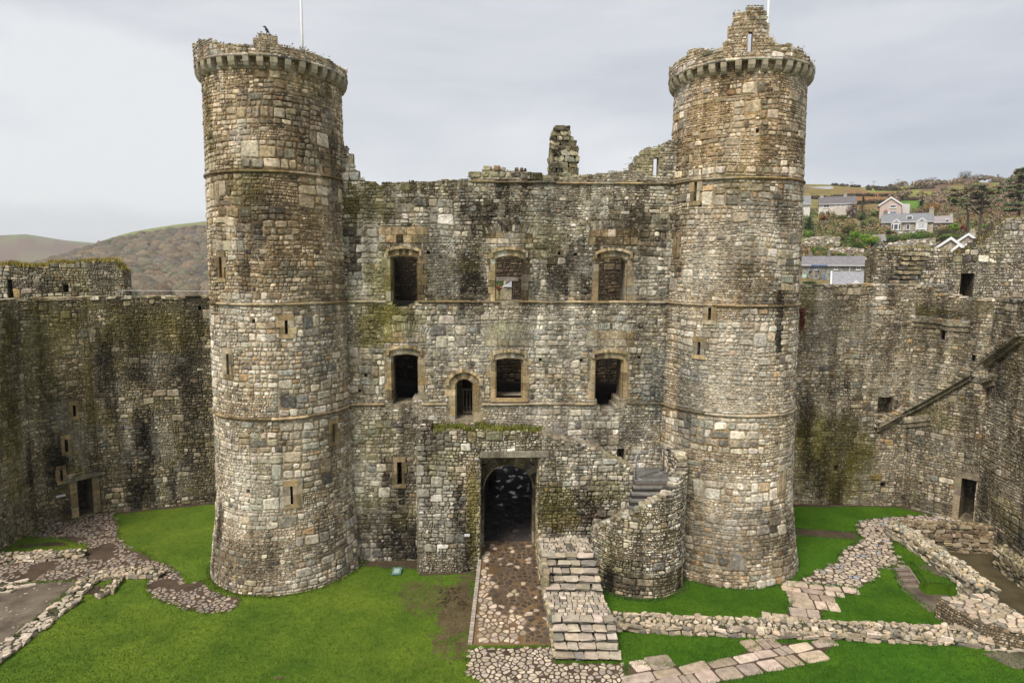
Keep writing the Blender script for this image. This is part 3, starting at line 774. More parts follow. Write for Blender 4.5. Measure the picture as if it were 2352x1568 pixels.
STW = Stain(W, [('d', 812, 560, 18, 150, .85), ('d', 860, 470, 70, 45, .45), ('d', 990, 560, 40, 110, .45), ('d', 1060, 470, 60, 30, .35), ('d', 1090, 620, 30, 60, .5), ('d', 1330, 615, 35, 60, .6), ('d', 1250, 600, 30, 60, .4), ('d', 1280, 470, 60, 40, .35),
    ('d', 1180, 520, 40, 50, .35), ('g', 870, 640, 40, 50, .7), ('g', 840, 470, 50, 60, .5), ('g', 1240, 560, 50, 40, .4), ('g', 860, 745, 45, 70, .75), ('g', 920, 735, 60, 28, .7), ('g', 1165, 770, 45, 22, .85), ('d', 1180, 782, 35, 16, .5), ('d', 1058, 720, 7, 30, .8), ('g', 860, 1000, 60, 40, .35),
    ('d', 880, 1200, 70, 60, .6), ('d', 925, 1240, 45, 90, .85), ('d', 935, 1120, 22, 60, .6), ('d', 945, 1000, 25, 60, .5), ('g', 850, 1150, 50, 30, .4), ('d', 885, 1100, 8, 28, .75), ('b', 1510, 880, 40, 90, .8), ('b', 1400, 980, 120, 40, .35), ('w', 1060, 780, 120, 60, .35), ('w', 1280, 780, 110, 70, .45), ('w', 1260, 950, 130, 40, .35), ('w', 1480, 640, 60, 80, .35), ('w', 860, 690, 30, 10, .8),
    ('w', 1010, 640, 40, 35, .35), ('w', 1220, 660, 50, 25, .3), ('o', 1480, 560, 40, 50, .15), ('g', 1100, 400, 60, 14, .6), ('g', 1490, 360, 40, 30, .7), ('g', 1290, 408, 60, 10, .5), ('g', 960, 425, 130, 12, .4), ('d', 1150, 1130, 90, 70, .7), ('d', 1450, 1000, 30, 20, .2)], 1, mott=lambda u, v: .95 if v > z2 else (.42 if v > 3.6 else .6))
MORT = (.30, .25, .175)
z1, z2, z3 = 15.68, 10.93, 6.71
STR = ((W.uv(1082, 418)[0], W.L + .1, z1), (-.1, W.L + .1, z2), (-.1, W.L + .1, z3))
gaps3 = [(wins[3][0] - .3, wins[3][1] + .1), (wins[5][0] - .0, wins[5][1] + .2), (dh[0] - .35, dh[1] + .35)]; gaps2 = [(wins[0][0] - .2, wins[0][1] + .0), (wins[1][0] + .2, wins[1][1] - .2)]
for a, b, z in STR: ex.append((a, z - .07, b, z + .07))
# sandstone ashlar panels and relieving arches over the windows
ash = []
for k, (x0, x1, vb, vs, va) in enumerate(wins):
    base = va + .47; wd = (.42, .36, .40, .30, .42, .40)[k]; hh = (.62, .42, .62, .40, .55, .62)[k]
    ash.append((x0 - wd, base, x1 + wd, base + hh)); ex.append(ash[-1])
    if k: ex += [(x0 - wd - .1 + .12 * q_, base + hh + .05 * (q_ - 1), x1 + wd + .1 - .12 * q_, base + hh + .22 + .06 * q_) for q_ in range(3)]
g = G()
body(g, W.f, frange(-.5, W.L + .5, .22), lambda u: min(top(u) - .04, z1 + .12), -.3, [h for h in holes if h is not nt], T_W, MORT, STW, .8)
body(g, W.f, frange(-.5, W.L + .5, .22), lambda u: top(u) - .04 if top(u) > z1 + .2 else z1 + .12, z1 + .12, [nt], .34, MORT, None, 2.5)
masonry(g, W.f, -.35, W.L + .35, -.1, top, 20, rng, PAL_WALL, STW, ex, sc=lambda v: 1.3 if v > 14.3 else (1.5 if v > z2 else (1.75 if v > z3 else 1.4)), sd=1.3)
for k, (a, b, c, d) in enumerate(ash):
    v = b; n = 2
    for r in range(n):
        u = a; h = (d - b) / n
        while u < c - .01:
            w = min(rng.uniform(.24, .5), c - u); w = c - u if c - u - w < .15 else w
            stone_uv(g, W.f, (u, v, u + w, v + h), STW(u, v, pick(SAND, rng)), rng, 0, .007, .03, False, True); u += w
        v += h
    if k:     # relieving arch of thin stones on edge
        mid = (a + c) / 2; hw = (c - a) / 2 + .08; rise = .24; u = -hw
        while u < hw:
            w = rng.uniform(.06, .12); zz = d + .02 + rise * (1 - (u / hw) ** 2) - .16; h = rng.uniform(.22, .32)
            uu = mid + u; ln = u / hw * .14
            col = STW(uu, zz, pick(PAL_WALL, rng))
            q = [(uu + .006, zz), (uu + w - .006, zz - .0), (uu + w - .006 + ln, zz + h), (uu + ln + .006, zz + h)]
            block_uv(g, W.f, q, rng.uniform(.0, .03), -.05, tuple(min(.5, x * 1.15) for x in col)); u += w
make('wall', g, M_STONE, root)
for k, (x0, x1, vb, vs, va) in enumerate(wins): surround(root, W.f, x0, x1, vb, vs, va, rng, .24, .24, stain=STW, sill=(k == 4))
surround(root, W.f, dh[0], dh[1], dh[2] - .12, dvs, dh[3], rng, .28, .28, stain=STW, name='doorway_surround', nv=10)
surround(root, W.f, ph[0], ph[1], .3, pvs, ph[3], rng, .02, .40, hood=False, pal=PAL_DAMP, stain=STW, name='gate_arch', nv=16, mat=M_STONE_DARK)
slit(root, W.f, sl[0], sl[1], sl[2], sl[3], rng, stain=STW)
g = G()
for k in range(2): g.tube([W.f(sq[0] + .1 + .12 * k, sq[2], -.1), W.f(sq[0] + .1 + .12 * k, sq[3], -.1)], .014, 6, (.07, .055, .05))
make('iron_bar', g, M_METAL, root)
for (a, b, z), gp_ in zip(STR, ((), gaps2, gaps3)):
    cuts = [a] + [q for gg in sorted(gp_) for q in gg] + [b]
    for a_, b_ in zip(cuts[0::2], cuts[1::2]):
        if b_ - a_ > .15: g = G(); string_course(g, W.f, a_, b_, z, rng, stain=STW); make('string_course', g, M_DRESSED, root, fix=True)
# wooden barrier inside the first floor doorway
g = G(); u0, u1 = dh[0] + .02, dh[1] - .02
for k in range(4):
    u = u0 + .3 + (u1 - u0 - .3) * k / 3; g.box(tuple(W.f(u, dh[2] + .55, -.8)), (.05, .05, 1.1), (.10, .08, .06))
g.box(tuple(W.f((u0 + u1) / 2 + .14, dh[2] + 1.1, -.8)), (u1 - u0 - .2, .06, .09), (.12, .10, .075)); g.box(tuple(W.f((u0 + u1) / 2 + .14, dh[2] + .12, -.8)), (u1 - u0 - .2, .06, .09), (.12, .10, .075))
make('wooden_barrier', g, M_WOOD, root)
# rooms behind: back wall with a doorway in line with the middle window, side walls, floors
B = Plane((-6.9, 33.4), (6.9, 34.0))
bh_ = HR(B, 1139, 645, 1177, 720, 1.0); bh_ = (bh_[0], bh_[1], bh_[2], bh_[3], 1.0)
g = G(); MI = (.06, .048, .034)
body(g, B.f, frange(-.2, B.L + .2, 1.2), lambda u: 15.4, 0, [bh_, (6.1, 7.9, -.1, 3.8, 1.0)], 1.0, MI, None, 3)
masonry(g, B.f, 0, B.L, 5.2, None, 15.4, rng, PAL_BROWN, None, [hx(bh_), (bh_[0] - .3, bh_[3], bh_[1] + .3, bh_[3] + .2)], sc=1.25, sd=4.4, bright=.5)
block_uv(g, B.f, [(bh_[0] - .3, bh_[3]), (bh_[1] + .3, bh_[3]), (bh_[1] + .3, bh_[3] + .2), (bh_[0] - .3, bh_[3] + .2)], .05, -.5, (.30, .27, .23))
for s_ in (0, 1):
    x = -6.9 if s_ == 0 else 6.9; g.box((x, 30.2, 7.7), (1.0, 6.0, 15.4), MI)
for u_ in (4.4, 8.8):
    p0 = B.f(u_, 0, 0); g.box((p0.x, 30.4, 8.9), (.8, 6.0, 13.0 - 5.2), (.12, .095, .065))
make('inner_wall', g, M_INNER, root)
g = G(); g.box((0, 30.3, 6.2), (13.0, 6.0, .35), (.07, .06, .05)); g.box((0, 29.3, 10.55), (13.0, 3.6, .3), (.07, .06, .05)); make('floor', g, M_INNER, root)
# gate passage: side walls and vault
g = G(); xa, xb = W.f(ph[0], 0, 0).x - .02, W.f(ph[1], 0, 0).x + .02; yy0, yy1 = 27.62, 37.5
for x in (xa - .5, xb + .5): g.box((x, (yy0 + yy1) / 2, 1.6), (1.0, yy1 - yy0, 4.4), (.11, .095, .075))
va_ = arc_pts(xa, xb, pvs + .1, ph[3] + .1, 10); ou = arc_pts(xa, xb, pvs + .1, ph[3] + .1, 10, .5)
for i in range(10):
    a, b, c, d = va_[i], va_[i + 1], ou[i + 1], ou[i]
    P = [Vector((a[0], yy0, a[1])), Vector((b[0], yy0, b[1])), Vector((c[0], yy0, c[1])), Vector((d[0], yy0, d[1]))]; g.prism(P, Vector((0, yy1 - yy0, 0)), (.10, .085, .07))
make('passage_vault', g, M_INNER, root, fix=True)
moss_tufts(root, [W.f(u, top(u) - .02, -rng.uniform(.1, .8)) for u in frange(.5, W.L, .16) if rng.random() < .35], rng, (.17, .15, .04), .04)

# ruined chimney stack standing on the inner wall
Q = Plane((-6.9, 33.6), (6.9, 34.2)); g = G()
croot_uv = Q.uv(1296, 400); rows = []
prof = [(400, 1261, 1330), (385, 1262, 1326), (372, 1261, 1332), (358, 1262, 1331), (345, 1265, 1330), (334, 1265, 1326), (322, 1266, 1318), (312, 1266, 1312), (300, 1272, 1311), (288, 1283, 1312)]
ct = thing('chimney_stack', 'ruined stepped stack of grey stone blocks rising alone above the gatehouse wall', 'chimney', tuple(Q.f(croot_uv[0], 15.4, -.5)))
zb = 15.35; a0, b0 = Q.uv(1261, 400)[0], Q.uv(1330, 400)[0]; vcur = zb
while vcur < croot_uv[1]: rows.append((vcur, vcur + .3, a0, b0)); vcur += .3
for (y0, xa_, xb_), (y1, _, _) in zip(prof[:-1], prof[1:]): rows.append((Q.uv(1290, y0)[1], Q.uv(1290, y1)[1], Q.uv(xa_, y0)[0], Q.uv(xb_, y0)[0]))
for v0_, v1_, ua, ub in rows:
    for dd in (0, 1):
        u = ua
        while u < ub - .01:
            w = min(rng.uniform(.25, .6), ub - u); w = ub - u if ub - u - w < .14 else w
            p = Q.f(u + w / 2, (v0_ + v1_) / 2, -.25 - .5 * dd + rng.uniform(-.03, .03)); g.stone(tuple(p), (w * .99, .55, (v1_ - v0_) * 1.02), rng, tuple(c * k_ for c, k_ in zip(pick(PAL_WALL, rng), (.62, .62, .5))), math.atan2(Q.t.y, Q.t.x), .03); u += w
make('stack_masonry', g, M_STONE, ct)

# =================================================================== ROUND TOWERS
def tower(cx, cy, r, tp, zc, label, stains, slits, para_pts, seed, pal, mort, slab_at, extra_holes=(), bright=1.0):
    rg = random.Random(seed); T = Cyl(cx, cy, r, .34, 3.4, tp); root = thing('round_tower', label, 'tower', (cx, cy, 0))
    ST = Stain(T, stains, seed, mott=lambda u, v: .65 if v > z2 else (.40 if v > 3.3 else .6)); hs = []; ex = []
    ST.tint = (lambda v: (.94, .86, .71) if v > z2 else (1.02, 1.01, .97)) if cx < 0 else (lambda v: (1.0, .92, .78) if v > z1 else (1.02, 1.01, .97))
    for q in slits:
        h = HR(T, *q[:4], .55); hs.append(h); ex.append(ex_of(h, .17))
    for x, y in extra_holes:
        h = HR(T, x - 4, y - 5, x + 4, y + 5, .45); hs.append(h); ex.append(hx(h))
    for z in (z1, z2, z3): ex.append((-20, z - .065, 20, z + .065))
    g = G(); TT = zc + .42; hc = math.pi * r
    body(g, T.f, frange(-hc, hc, .34), lambda u: TT, -.3, hs, .9, mort, ST, 1.2, vcuts=(.35, .8, 1.3, 1.9, 2.6, 3.4))
    masonry(g, T.f, -2.05 * r, 2.05 * r, -.15, lambda u: TT - .02, TT + .1, rg, pal, ST, ex, sc=lambda v: 1.2 if v > z1 else (1.6 if v > z2 else (1.45 if v > z3 else (1.8 if v > 3 else 1.35))), sd=seed * .77, bright=bright)
    make('wall', g, M_STONE_TOWER, root)
    for z in (z1, z2, z3):
        g = G(); string_course(g, T.f, -2.1 * r, 2.1 * r, z, rg, stain=ST); make('string_course', g, M_DRESSED, root, fix=True)
    for q, h in zip(slits, hs): slit(root, T.f, h[0], h[1], h[2], h[3], rg, .17 if len(q) < 5 else q[4], stain=ST)
    # corbels
    rt = T.rad(zc); pr = [(-.12, 0.0), (.10, .02), (.20, .10), (.25, .22), (.26, .40), (-.12, .40)]
    meshes = []; N = 36
    for k in range(3):
        g = G(); w = .10 + .012 * k; c = pick([((.25, .225, .165), 1), ((.21, .19, .14), 1)], rg); L = Vector((cx, cy, 0))
        ring = []
        for s_, sx in ((-1, 1), (1, 1)): ring += [L + Vector((s_ * w * (1 if i not in (1, 2) else .86), -(rt + d), zc + z + .01 * k)) for i, (d, z) in enumerate(pr)]
        g.add(ring, [tuple(range(6)), tuple(range(6, 12))[::-1]] + [(i, i + 6, (i + 1) % 6 + 6, (i + 1) % 6) for i in range(6)], c)
        o = make('corbel', g, M_RUBBLE, root, fix=True); meshes.append(o)
    for k in range(N):
        o = meshes[k % 3]
        if k >= 3: o = o.copy(); COL.objects.link(o); o.parent = root
        o.rotation_euler = (0, 0, 2 * math.pi * k / N + rg.uniform(-.012, .012))
    # parapet carried by the corbels
    PT = Cyl(cx, cy, rt + .24, 0, 1, 0.); tp_ = poly_top(PT, para_pts, .05, seed); b0 = zc + .40
    phs = [HR(PT, *q, .6) for q in slab_at]
    back_h = zc + 1.0
    def ptop(u):
        return tp_(u) if abs(u) < 1.95 * r else back_h
    STP = Stain(PT, [('g', x, y + 8, 40, 16, .4) for x, y in para_pts[::5]], seed + 3)
    g = G(); hc = math.pi * PT.r
    body(g, PT.f, frange(-hc, hc, .16), lambda u: max(b0 + .1, ptop(u) - .05), b0, phs, .26, mort, None, 3)
    masonry(g, PT.f, -2.05 * r, 2.05 * r, b0, ptop, zc + 7, rg, pal, STP, [hx(h) for h in phs], sc=.95, sd=seed + 2.2)
    string_course(g, PT.f, -2.1 * r, 2.1 * r, b0 + .05, rg, pal=PAL_WALL, h=.10, pr=.05, seg=.6)
    make('parapet', g, M_STONE, root)
    g = G(); n = 40; vs = [Vector((cx + (r - .4) * math.cos(2 * math.pi * i / n), cy + (r - .4) * math.sin(2 * math.pi * i / n), zc + .3)) for i in range(n)]
    g.prism(vs, Vector((0, 0, .12)), (.13, .12, .11)); make('roof_deck', g, M_RUBBLE, root, fix=True)
    moss_tufts(root, [PT.f(u, ptop(u), -rg.uniform(.05, .3)) for u in frange(-1.15 * r, 1.15 * r, .12) if rg.random() < .2], rg, (.19, .16, .04), .06)
    return root, T, PT, ptop
DV = 3.901
LP = [(438, 96), (448, 100), (453, 92), (479, 93), (504, 101), (525, 101), (556, 100), (576, 101), (581, 90), (589, 81), (592, 77), (607, 75), (622, 77), (635, 81), (637, 92), (648, 104), (679, 109), (694, 113), (722, 120), (748, 131), (768, 141), (779, 151), (784, 154), (797, 158), (803, 162)]
ltow, LT, LPT, lptop = tower(-9.31, 26.15, 2.60, .123, 19.16, 'left round tower with a low broken parapet and a black bird on top', [
    ('d', 590, 500, 32, 130, .62), ('d', 560, 620, 20, 70, .5), ('d', 720, 300, 60, 120, .42), ('d', 770, 450, 20, 120, .45), ('d', 640, 230, 80, 40, .35), ('d', 500, 640, 10, 50, .4), ('g', 480, 260, 18, 130, .4), ('g', 560, 440, 40, 40, .35), ('g', 690, 185, 60, 22, .3), ('d', 500, 690, 6, 30, .7),
    ('w', 540, 720, 45, 40, .55), ('w', 520, 800, 40, 60, .4), ('w', 590, 1130, 70, 90, .45), ('w', 540, 1050, 50, 70, .35), ('o', 720, 560, 60, 120, .14), ('b', 740, 800, 45, 130, .45), ('b', 680, 640, 60, 50, .3), ('d', 505, 1220, 18, 90, .72), ('d', 490, 1290, 16, 40, .6), ('d', 640, 1290, 150, 60, .28), ('d', 780, 1250, 30, 60, .42), ('d', 770, 1100, 25, 120, .25),
    ('o', 660, 420, 70, 40, .15), ('w', 560, 300, 50, 40, .2)],
    [(506, 590, 512, 638), (654, 735, 661, 767, .22), (522, 812, 528, 860), (763, 973, 767.5, 1013), (667, 1115, 673, 1157, .24)], LP, 31, PAL_TOWER, (.34, .255, .165), [], [(582, 737), (570, 1128), (490, 1165)])
PX = lambda zx: 1464.3 + zx / DV
RP0 = [(275, 590), (300, 620), (330, 560), (365, 540), (445, 490), (450, 435), (520, 425), (575, 420), (600, 445), (640, 440), (700, 445), (760, 410), (770, 385), (800, 340), (820, 240), (838, 205), (848, 180), (852, 118), (905, 115), (975, 85), (985, 62), (1030, 45), (1060, 55), (1125, 50), (1150, 90), (1160, 130), (1145, 170), (1170, 260), (1180, 300), (1210, 335), (1230, 370), (1300, 385), (1335, 385), (1390, 378), (1400, 420), (1480, 440), (1500, 480), (1540, 505), (1550, 545), (1590, 590), (1610, 600)]
RP = [(PX(x), y / DV) for x, y in RP0]
rtow, RT, RPT, rptop = tower(9.05, 27.0, 2.62, .186, 19.4, 'right round tower with a tall ragged turret fragment pierced by a slit', [
    ('w', 1640, 560, 60, 130, .4), ('w', 1690, 860, 90, 140, .55), ('w', 1680, 1150, 80, 100, .4), ('d', 1790, 740, 12, 90, .8), ('d', 1775, 640, 30, 60, .35), ('d', 1730, 600, 40, 40, .35), ('o', 1680, 300, 110, 90, .25), ('o', 1640, 470, 40, 40, .3), ('b', 1585, 880, 40, 130, .8), ('b', 1560, 760, 20, 100, .4), ('d', 1575, 1000, 25, 80, .45),
    ('b', 1740, 470, 70, 50, .4), ('d', 1830, 300, 25, 120, .35), ('d', 1800, 480, 30, 60, .4), ('d', 1720, 1240, 120, 70, .3), ('d', 1815, 1220, 30, 80, .4), ('g', 1700, 420, 60, 30, .3), ('d', 1590, 1240, 22, 80, .4), ('d', 1835, 850, 8, 100, .5), ('w', 1600, 640, 30, 40, .3)],
    [(1595, 418, 1602, 462), (1554, 545, 1557.5, 582), (1627, 706, 1634, 735, .2), (1603, 785, 1609.5, 815, .22), (1793, 1080, 1796.5, 1124)], RP, 47, PAL_TOWER, (.37, .265, .155), [(1718, 73, 1728, 119)], [(1608, 470), (1740, 300)])

# flagpoles, bird
def flagpole(px, py, c, label):
    d = ray(px, py); t = (c[1] + .6) / d.y; p = CP + d * t; z0 = c[2]; t0 = thing('flagpole', label, 'flagpole', (p.x, p.y, z0))
    g = G(); g.tube([(p.x, p.y, z0), (p.x, p.y, z0 + 2), (p.x, p.y, z0 + 9)], [.055, .05, .04], 12, (.74, .74, .72)); make('pole', g, M_PLAIN, t0, smooth=True)
    g = G(); g.tube([(p.x, p.y, z0), (p.x, p.y, z0 + .2)], [.16, .12], 12, (.3, .3, .3)); make('base_collar', g, M_METAL, t0)
    g = G(); g.tube([(p.x, p.y, z0 + 9), (p.x, p.y, z0 + 9.12)], [.09, .03], 10, (.74, .74, .72)); make('finial', g, M_PLAIN, t0)
flagpole(693, 60, (-9.31, 26.15, 19.58), 'white flagpole standing on the left tower')
flagpole(1764.5, 25, (9.05, 27.0, 19.82), 'white flagpole showing beside the right tower\'s turret fragment')
u, v = LPT.uv(612, 75); bp = LPT.f(u, lptop(u), -.12)
bt = thing('bird', 'small black bird perched on the peak of the left tower parapet', 'bird', tuple(bp))
g = G(); c = (.012, .012, .016); L = lambda x, z, y=0: Vector((bp.x + x * .6, bp.y + y * .6, bp.z + z * .6))
g.tube([L(-.155, .405), L(-.11, .405), L(-.085, .40), L(-.05, .33), L(.0, .23), (L(.07, .13)), L(.13, .05)], [.017, .03, .033, .036, .051, .039, .013], 10, c); make('bird_body', g, M_FEATHER, bt, smooth=True)
g = G(); g.tube([L(-.15, .405), L(-.235, .395)], [.02, .004], 6, (.02, .018, .016)); make('beak', g, M_FEATHER, bt)
g = G(); g.hexa([L(.09, .10, -.03), L(.26, -.05, -.03), L(.26, -.05, .03), L(.09, .10, .03), L(.10, .125, -.025), L(.27, -.03, -.025), L(.27, -.03, .025), L(.10, .125, .025)], c); make('tail', g, M_FEATHER, bt)
for s_ in (-.03, .03):
    g = G(); g.tube([L(.02, .17, s_), L(.0, .06, s_), L(-.03, -.01, s_)], .009, 5, (.03, .025, .02)); make('leg', g, M_FEATHER, bt)
for s_ in (-1, 1):
    g = G(); g.add([L(-.06, .34, s_ * .065), L(.0, .16, s_ * .09), L(.16, .02, s_ * .03), L(.04, .26, s_ * .085)], [(0, 1, 2, 3)], (.016, .015, .02)); g.V += [v_ + Vector((0, s_ * .012, 0)) for v_ in g.V]; g.C += g.C; g.F += [(7, 6, 5, 4), (0, 4, 5, 1), (1, 5, 6, 2), (2, 6, 7, 3), (3, 7, 4, 0)]; make('wing', g, M_FEATHER, bt, fix=True)

# =================================================================== FOREBUILDING IN FRONT OF THE GATE
rng = random.Random(77)
FP = Plane((-6.65, 24.86), (6.6, 25.46))
fr = thing('gate_porch', 'damp rubble porch with a long stone lintel in front of the dark gateway', 'gate porch', tuple(FP.f(6.6, 0, 0)))
ftop = poly_top(FP, [(955, 1030), (958, 1004), (961, 980), (986, 974), (990, 989), (1092, 990), (1100, 988), (1244, 993), (1274, 1007), (1329, 1016), (1365, 1023), (1400, 1047), (1432, 1064), (1455, 1079), (1458, 1100), (1462, 1140)], .13, 8)
fu0 = FP.uv(958, 1200)[0]; fu1 = FP.uv(1459, 1120)[0]
oh = HR(FP, 1103, 1050, 1236, 1290, 1.02); oh = (oh[0], oh[1], -.3, oh[3], 1.02)
SF = Stain(FP, [('d', 1052, 1180, 12, 110, .75), ('d', 1072, 1230, 14, 90, .7), ('o', 1082, 1130, 14, 80, .45), ('g', 1085, 1180, 14, 120, .75), ('d', 975, 1100, 14, 90, .55), ('d', 985, 1010, 40, 30, .6), ('g', 1010, 1070, 40, 40, .45), ('w', 1015, 1160, 26, 110, .6), ('w', 966, 1150, 10, 140, .5), ('d', 1300, 1190, 90, 40, .7), ('g', 1280, 1160, 60, 50, .7), ('o', 1300, 1200, 40, 20, .4), ('d', 1350, 1140, 40, 40, .4), ('g', 1400, 1130, 50, 30, .6), ('g', 1150, 1000, 70, 8, .5), ('o', 1060, 1090, 25, 40, .3), ('w', 1340, 1060, 70, 30, .25)], 4, mott=lambda u, v: .5)
lint = (oh[0] - .03, oh[3], FP.uv(1262, 1040)[0], oh[3] + .27)
g = G()
body(g, FP.f, frange(fu0, fu1, .2), lambda u: ftop(u) - .05, -.3, [oh], 1.02, (.17, .13, .08), SF, 2.5)
masonry(g, FP.f, fu0, fu1, -.1, ftop, 8, rng, PAL_WALL, SF, [hx(oh), lint], sc=1.15, sd=2.7, d=.075)
# left return face and the jambs of the opening
for u, sgn, vlim in ((fu0, -1, None), (oh[0], 1, oh[3]), (oh[1], -1, oh[3])):
    fr_ = lambda a, b, d, u=u, sgn=sgn: FP.f(u + sgn * d, b, -a)
    masonry(g, fr_, 0, 1.0, -.1, (lambda a, u=u: ftop(u) - .05) if vlim is None else (lambda a, vlim=vlim: vlim), 7, rng, PAL_DAMP, None, (), sc=.8, sd=3.)
make('wall', g, M_STONE, fr)
g = G(); u = lint[0]
for w in (.95, 1.3, .75, .4):
    w = min(w, lint[2] - u)
    if w > .05: stone_uv(g, FP.f, (u, lint[1], u + w, lint[3]), pick([((.16, .145, .115), 1)], rng), rng, 0, .006, .06, False, True); u += w
make('lintel', g, M_DRESSED, fr)
moss_tufts(fr, [FP.f(u, ftop(u) + .0, -rng.uniform(.05, .9)) for u in frange(FP.uv(990, 990)[0], FP.uv(1244, 990)[0], .05)], rng, (.13, .14, .02), .12, dens=1.1)
def sign(p, w, h, t, n, label, depth=.03):
    s0 = thing('sign', label, 'sign', tuple(p)); g = G(); a = t * (w / 2); b = Vector((0, 0, h / 2)); q = n * depth
    g.hexa([p - a - b - q, p + a - b - q, p + a - b + q, p - a - b + q, p - a + b - q, p + a + b - q, p + a + b + q, p - a + b + q], (.72, .72, .72)); make('plate', g, M_PLAIN, s0, fix=True)
    g = G()
    for k in (-1, 1):
        c = p + n * (depth + .004) + b * (k * .35); g.hexa([c - a * .8 - b * .09, c + a * .8 - b * .09, c + a * .8 - b * .09 + n * .003, c - a * .8 - b * .09 + n * .003, c - a * .8 + b * .09, c + a * .8 + b * .09, c + a * .8 + b * .09 + n * .003, c - a * .8 + b * .09 + n * .003], (.35, .35, .37))
    make('text_line', g, M_PLAIN, s0, fix=True)
u, v = FP.uv(1073, 1227); sign(FP.f(u, v, .07), .21, .085, FP.t, FP.n, 'small white sign fixed to the gate porch left of the opening')
# blue-green panel lying at the foot of the wall
pp = gp(911, 1311); it = thing('information_panel', 'blue green panel lying low on the grass by the wall foot', 'panel', tuple(pp))
g = G(); A_ = [gp(899, 1319, .05), gp(920, 1318, .05), gp(924, 1302, .16), gp(903, 1302, .16)]; up = Vector((0, -.02, .05))
g.hexa([a - up for a in A_] + [a for a in A_], (.09, .17, .16)); make('panel_board', g, M_PLAIN, it, fix=True)
g = G(); q = [A_[0] * .8 + A_[2] * .2, A_[1] * .8 + A_[3] * .2, A_[2] * .8 + A_[0] * .2, A_[3] * .8 + A_[1] * .2]; g.hexa([a + up * .05 for a in q] + [a + up * .15 for a in q], (.26, .34, .30)); make('panel_face', g, M_PLAIN, it, fix=True)

# =================================================================== RAMP AND FLIGHT OF STEPS
rng = random.Random(9)
def rx(y, k):      # ramp edges
    l0, l1 = gp(1081, 1481).x, FP.f(oh[0], 0, 0).x; r0, r1 = gp(1264, 1481).x, FP.f(oh[1], 0, 0).x; t = (y - 20.0) / 5.1
    return (l0 + (l1 - l0) * t) if k == 0 else (r0 + (r1 - r0) * t)
RZ = lambda x, y: interp(RAMP, y)
g = G(); ys = [20.0, 21, 22, 23, 24, 25.1, 26.7]
for a, b in zip(ys[:-1], ys[1:]):
    g.hexa([Vector((rx(a, 0), a, -.2)), Vector((rx(a, 1), a, -.2)), Vector((rx(b, 1), b, -.2)), Vector((rx(b, 0), b, -.2)), Vector((rx(a, 0), a, RZ(0, a))), Vector((rx(a, 1), a, RZ(0, a))), Vector((rx(b, 1), b, RZ(0, b))), Vector((rx(b, 0), b, RZ(0, b)))])
struct(make('ramp', g, M_RAMPBED))
rp = [(rx(20.05, 0) + .1, 20.05), (rx(20.05, 1), 20.05), (rx(26.6, 1), 26.6), (rx(26.6, 0) + .06, 26.6)]
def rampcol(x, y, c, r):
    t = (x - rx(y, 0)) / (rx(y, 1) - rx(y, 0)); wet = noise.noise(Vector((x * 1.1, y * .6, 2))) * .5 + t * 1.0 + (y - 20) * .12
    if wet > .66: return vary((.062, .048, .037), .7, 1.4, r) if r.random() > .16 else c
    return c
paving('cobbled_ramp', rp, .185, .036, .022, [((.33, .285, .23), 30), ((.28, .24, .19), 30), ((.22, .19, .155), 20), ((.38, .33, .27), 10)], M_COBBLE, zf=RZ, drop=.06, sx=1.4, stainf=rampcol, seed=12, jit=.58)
g = G(); y = 20.0
while y < 25.0:
    h = .16; g.box((rx(y, 0) - .02, y + h / 2, RZ(0, y + h / 2) + .005), (.14, h - .02, .16), vary((.40, .35, .29), .8, 1.1, rng)); y += h
struct(make('kerb', g, M_RUBBLE))
# wet floor of the passage
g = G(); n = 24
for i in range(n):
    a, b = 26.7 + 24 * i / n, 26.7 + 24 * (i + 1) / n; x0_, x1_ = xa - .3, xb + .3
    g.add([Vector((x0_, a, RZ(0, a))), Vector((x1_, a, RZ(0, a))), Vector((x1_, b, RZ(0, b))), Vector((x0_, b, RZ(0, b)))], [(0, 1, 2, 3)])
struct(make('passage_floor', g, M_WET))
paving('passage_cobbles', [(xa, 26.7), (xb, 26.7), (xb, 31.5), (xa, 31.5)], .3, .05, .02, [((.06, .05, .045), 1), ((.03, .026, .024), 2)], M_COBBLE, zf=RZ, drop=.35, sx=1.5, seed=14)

st = thing('stone_steps', 'worn stone stairway of two flights with a paved landing beside the cobbled ramp', 'steps', (2.4, 21.5, 0))
L1, L2 = .72, 1.45; F1 = [(19.1 + .28 * k, .144 * (k + 1)) for k in range(5)]; F2 = [(22.1 + .33 * k, L1 + .146 * (k + 1)) for k in range(5)]
def sx_(y, k, z=0):
    t = (y - 19.1) / (25.4 - 19.1); return 1.42 + (1.06 - 1.42) * t if k == 0 else 3.55 + (3.08 - 3.55) * t
PAL_STEP = [((.33, .295, .24), 30), ((.285, .255, .21), 26), ((.23, .215, .185), 14), ((.37, .33, .275), 16)]
g = G()
for k, (a, z) in enumerate(F1 + F2):
    b = 22.2 if k < 5 else 25.5; z -= .12; a += .14
    if k % 5 < 4: b = a + .42
    g.hexa([Vector((sx_(a, 0) + .05, a, -.2)), Vector((sx_(a, 1) - .03, a, -.2)), Vector((sx_(b, 1) - .03, b, -.2)), Vector((sx_(b, 0) + .05, b, -.2)), Vector((sx_(a, 0) + .05, a, z)), Vector((sx_(a, 1) - .03, a, z)), Vector((sx_(b, 1) - .03, b, z)), Vector((sx_(b, 0) + .05, b, z))], (.06, .047, .035))
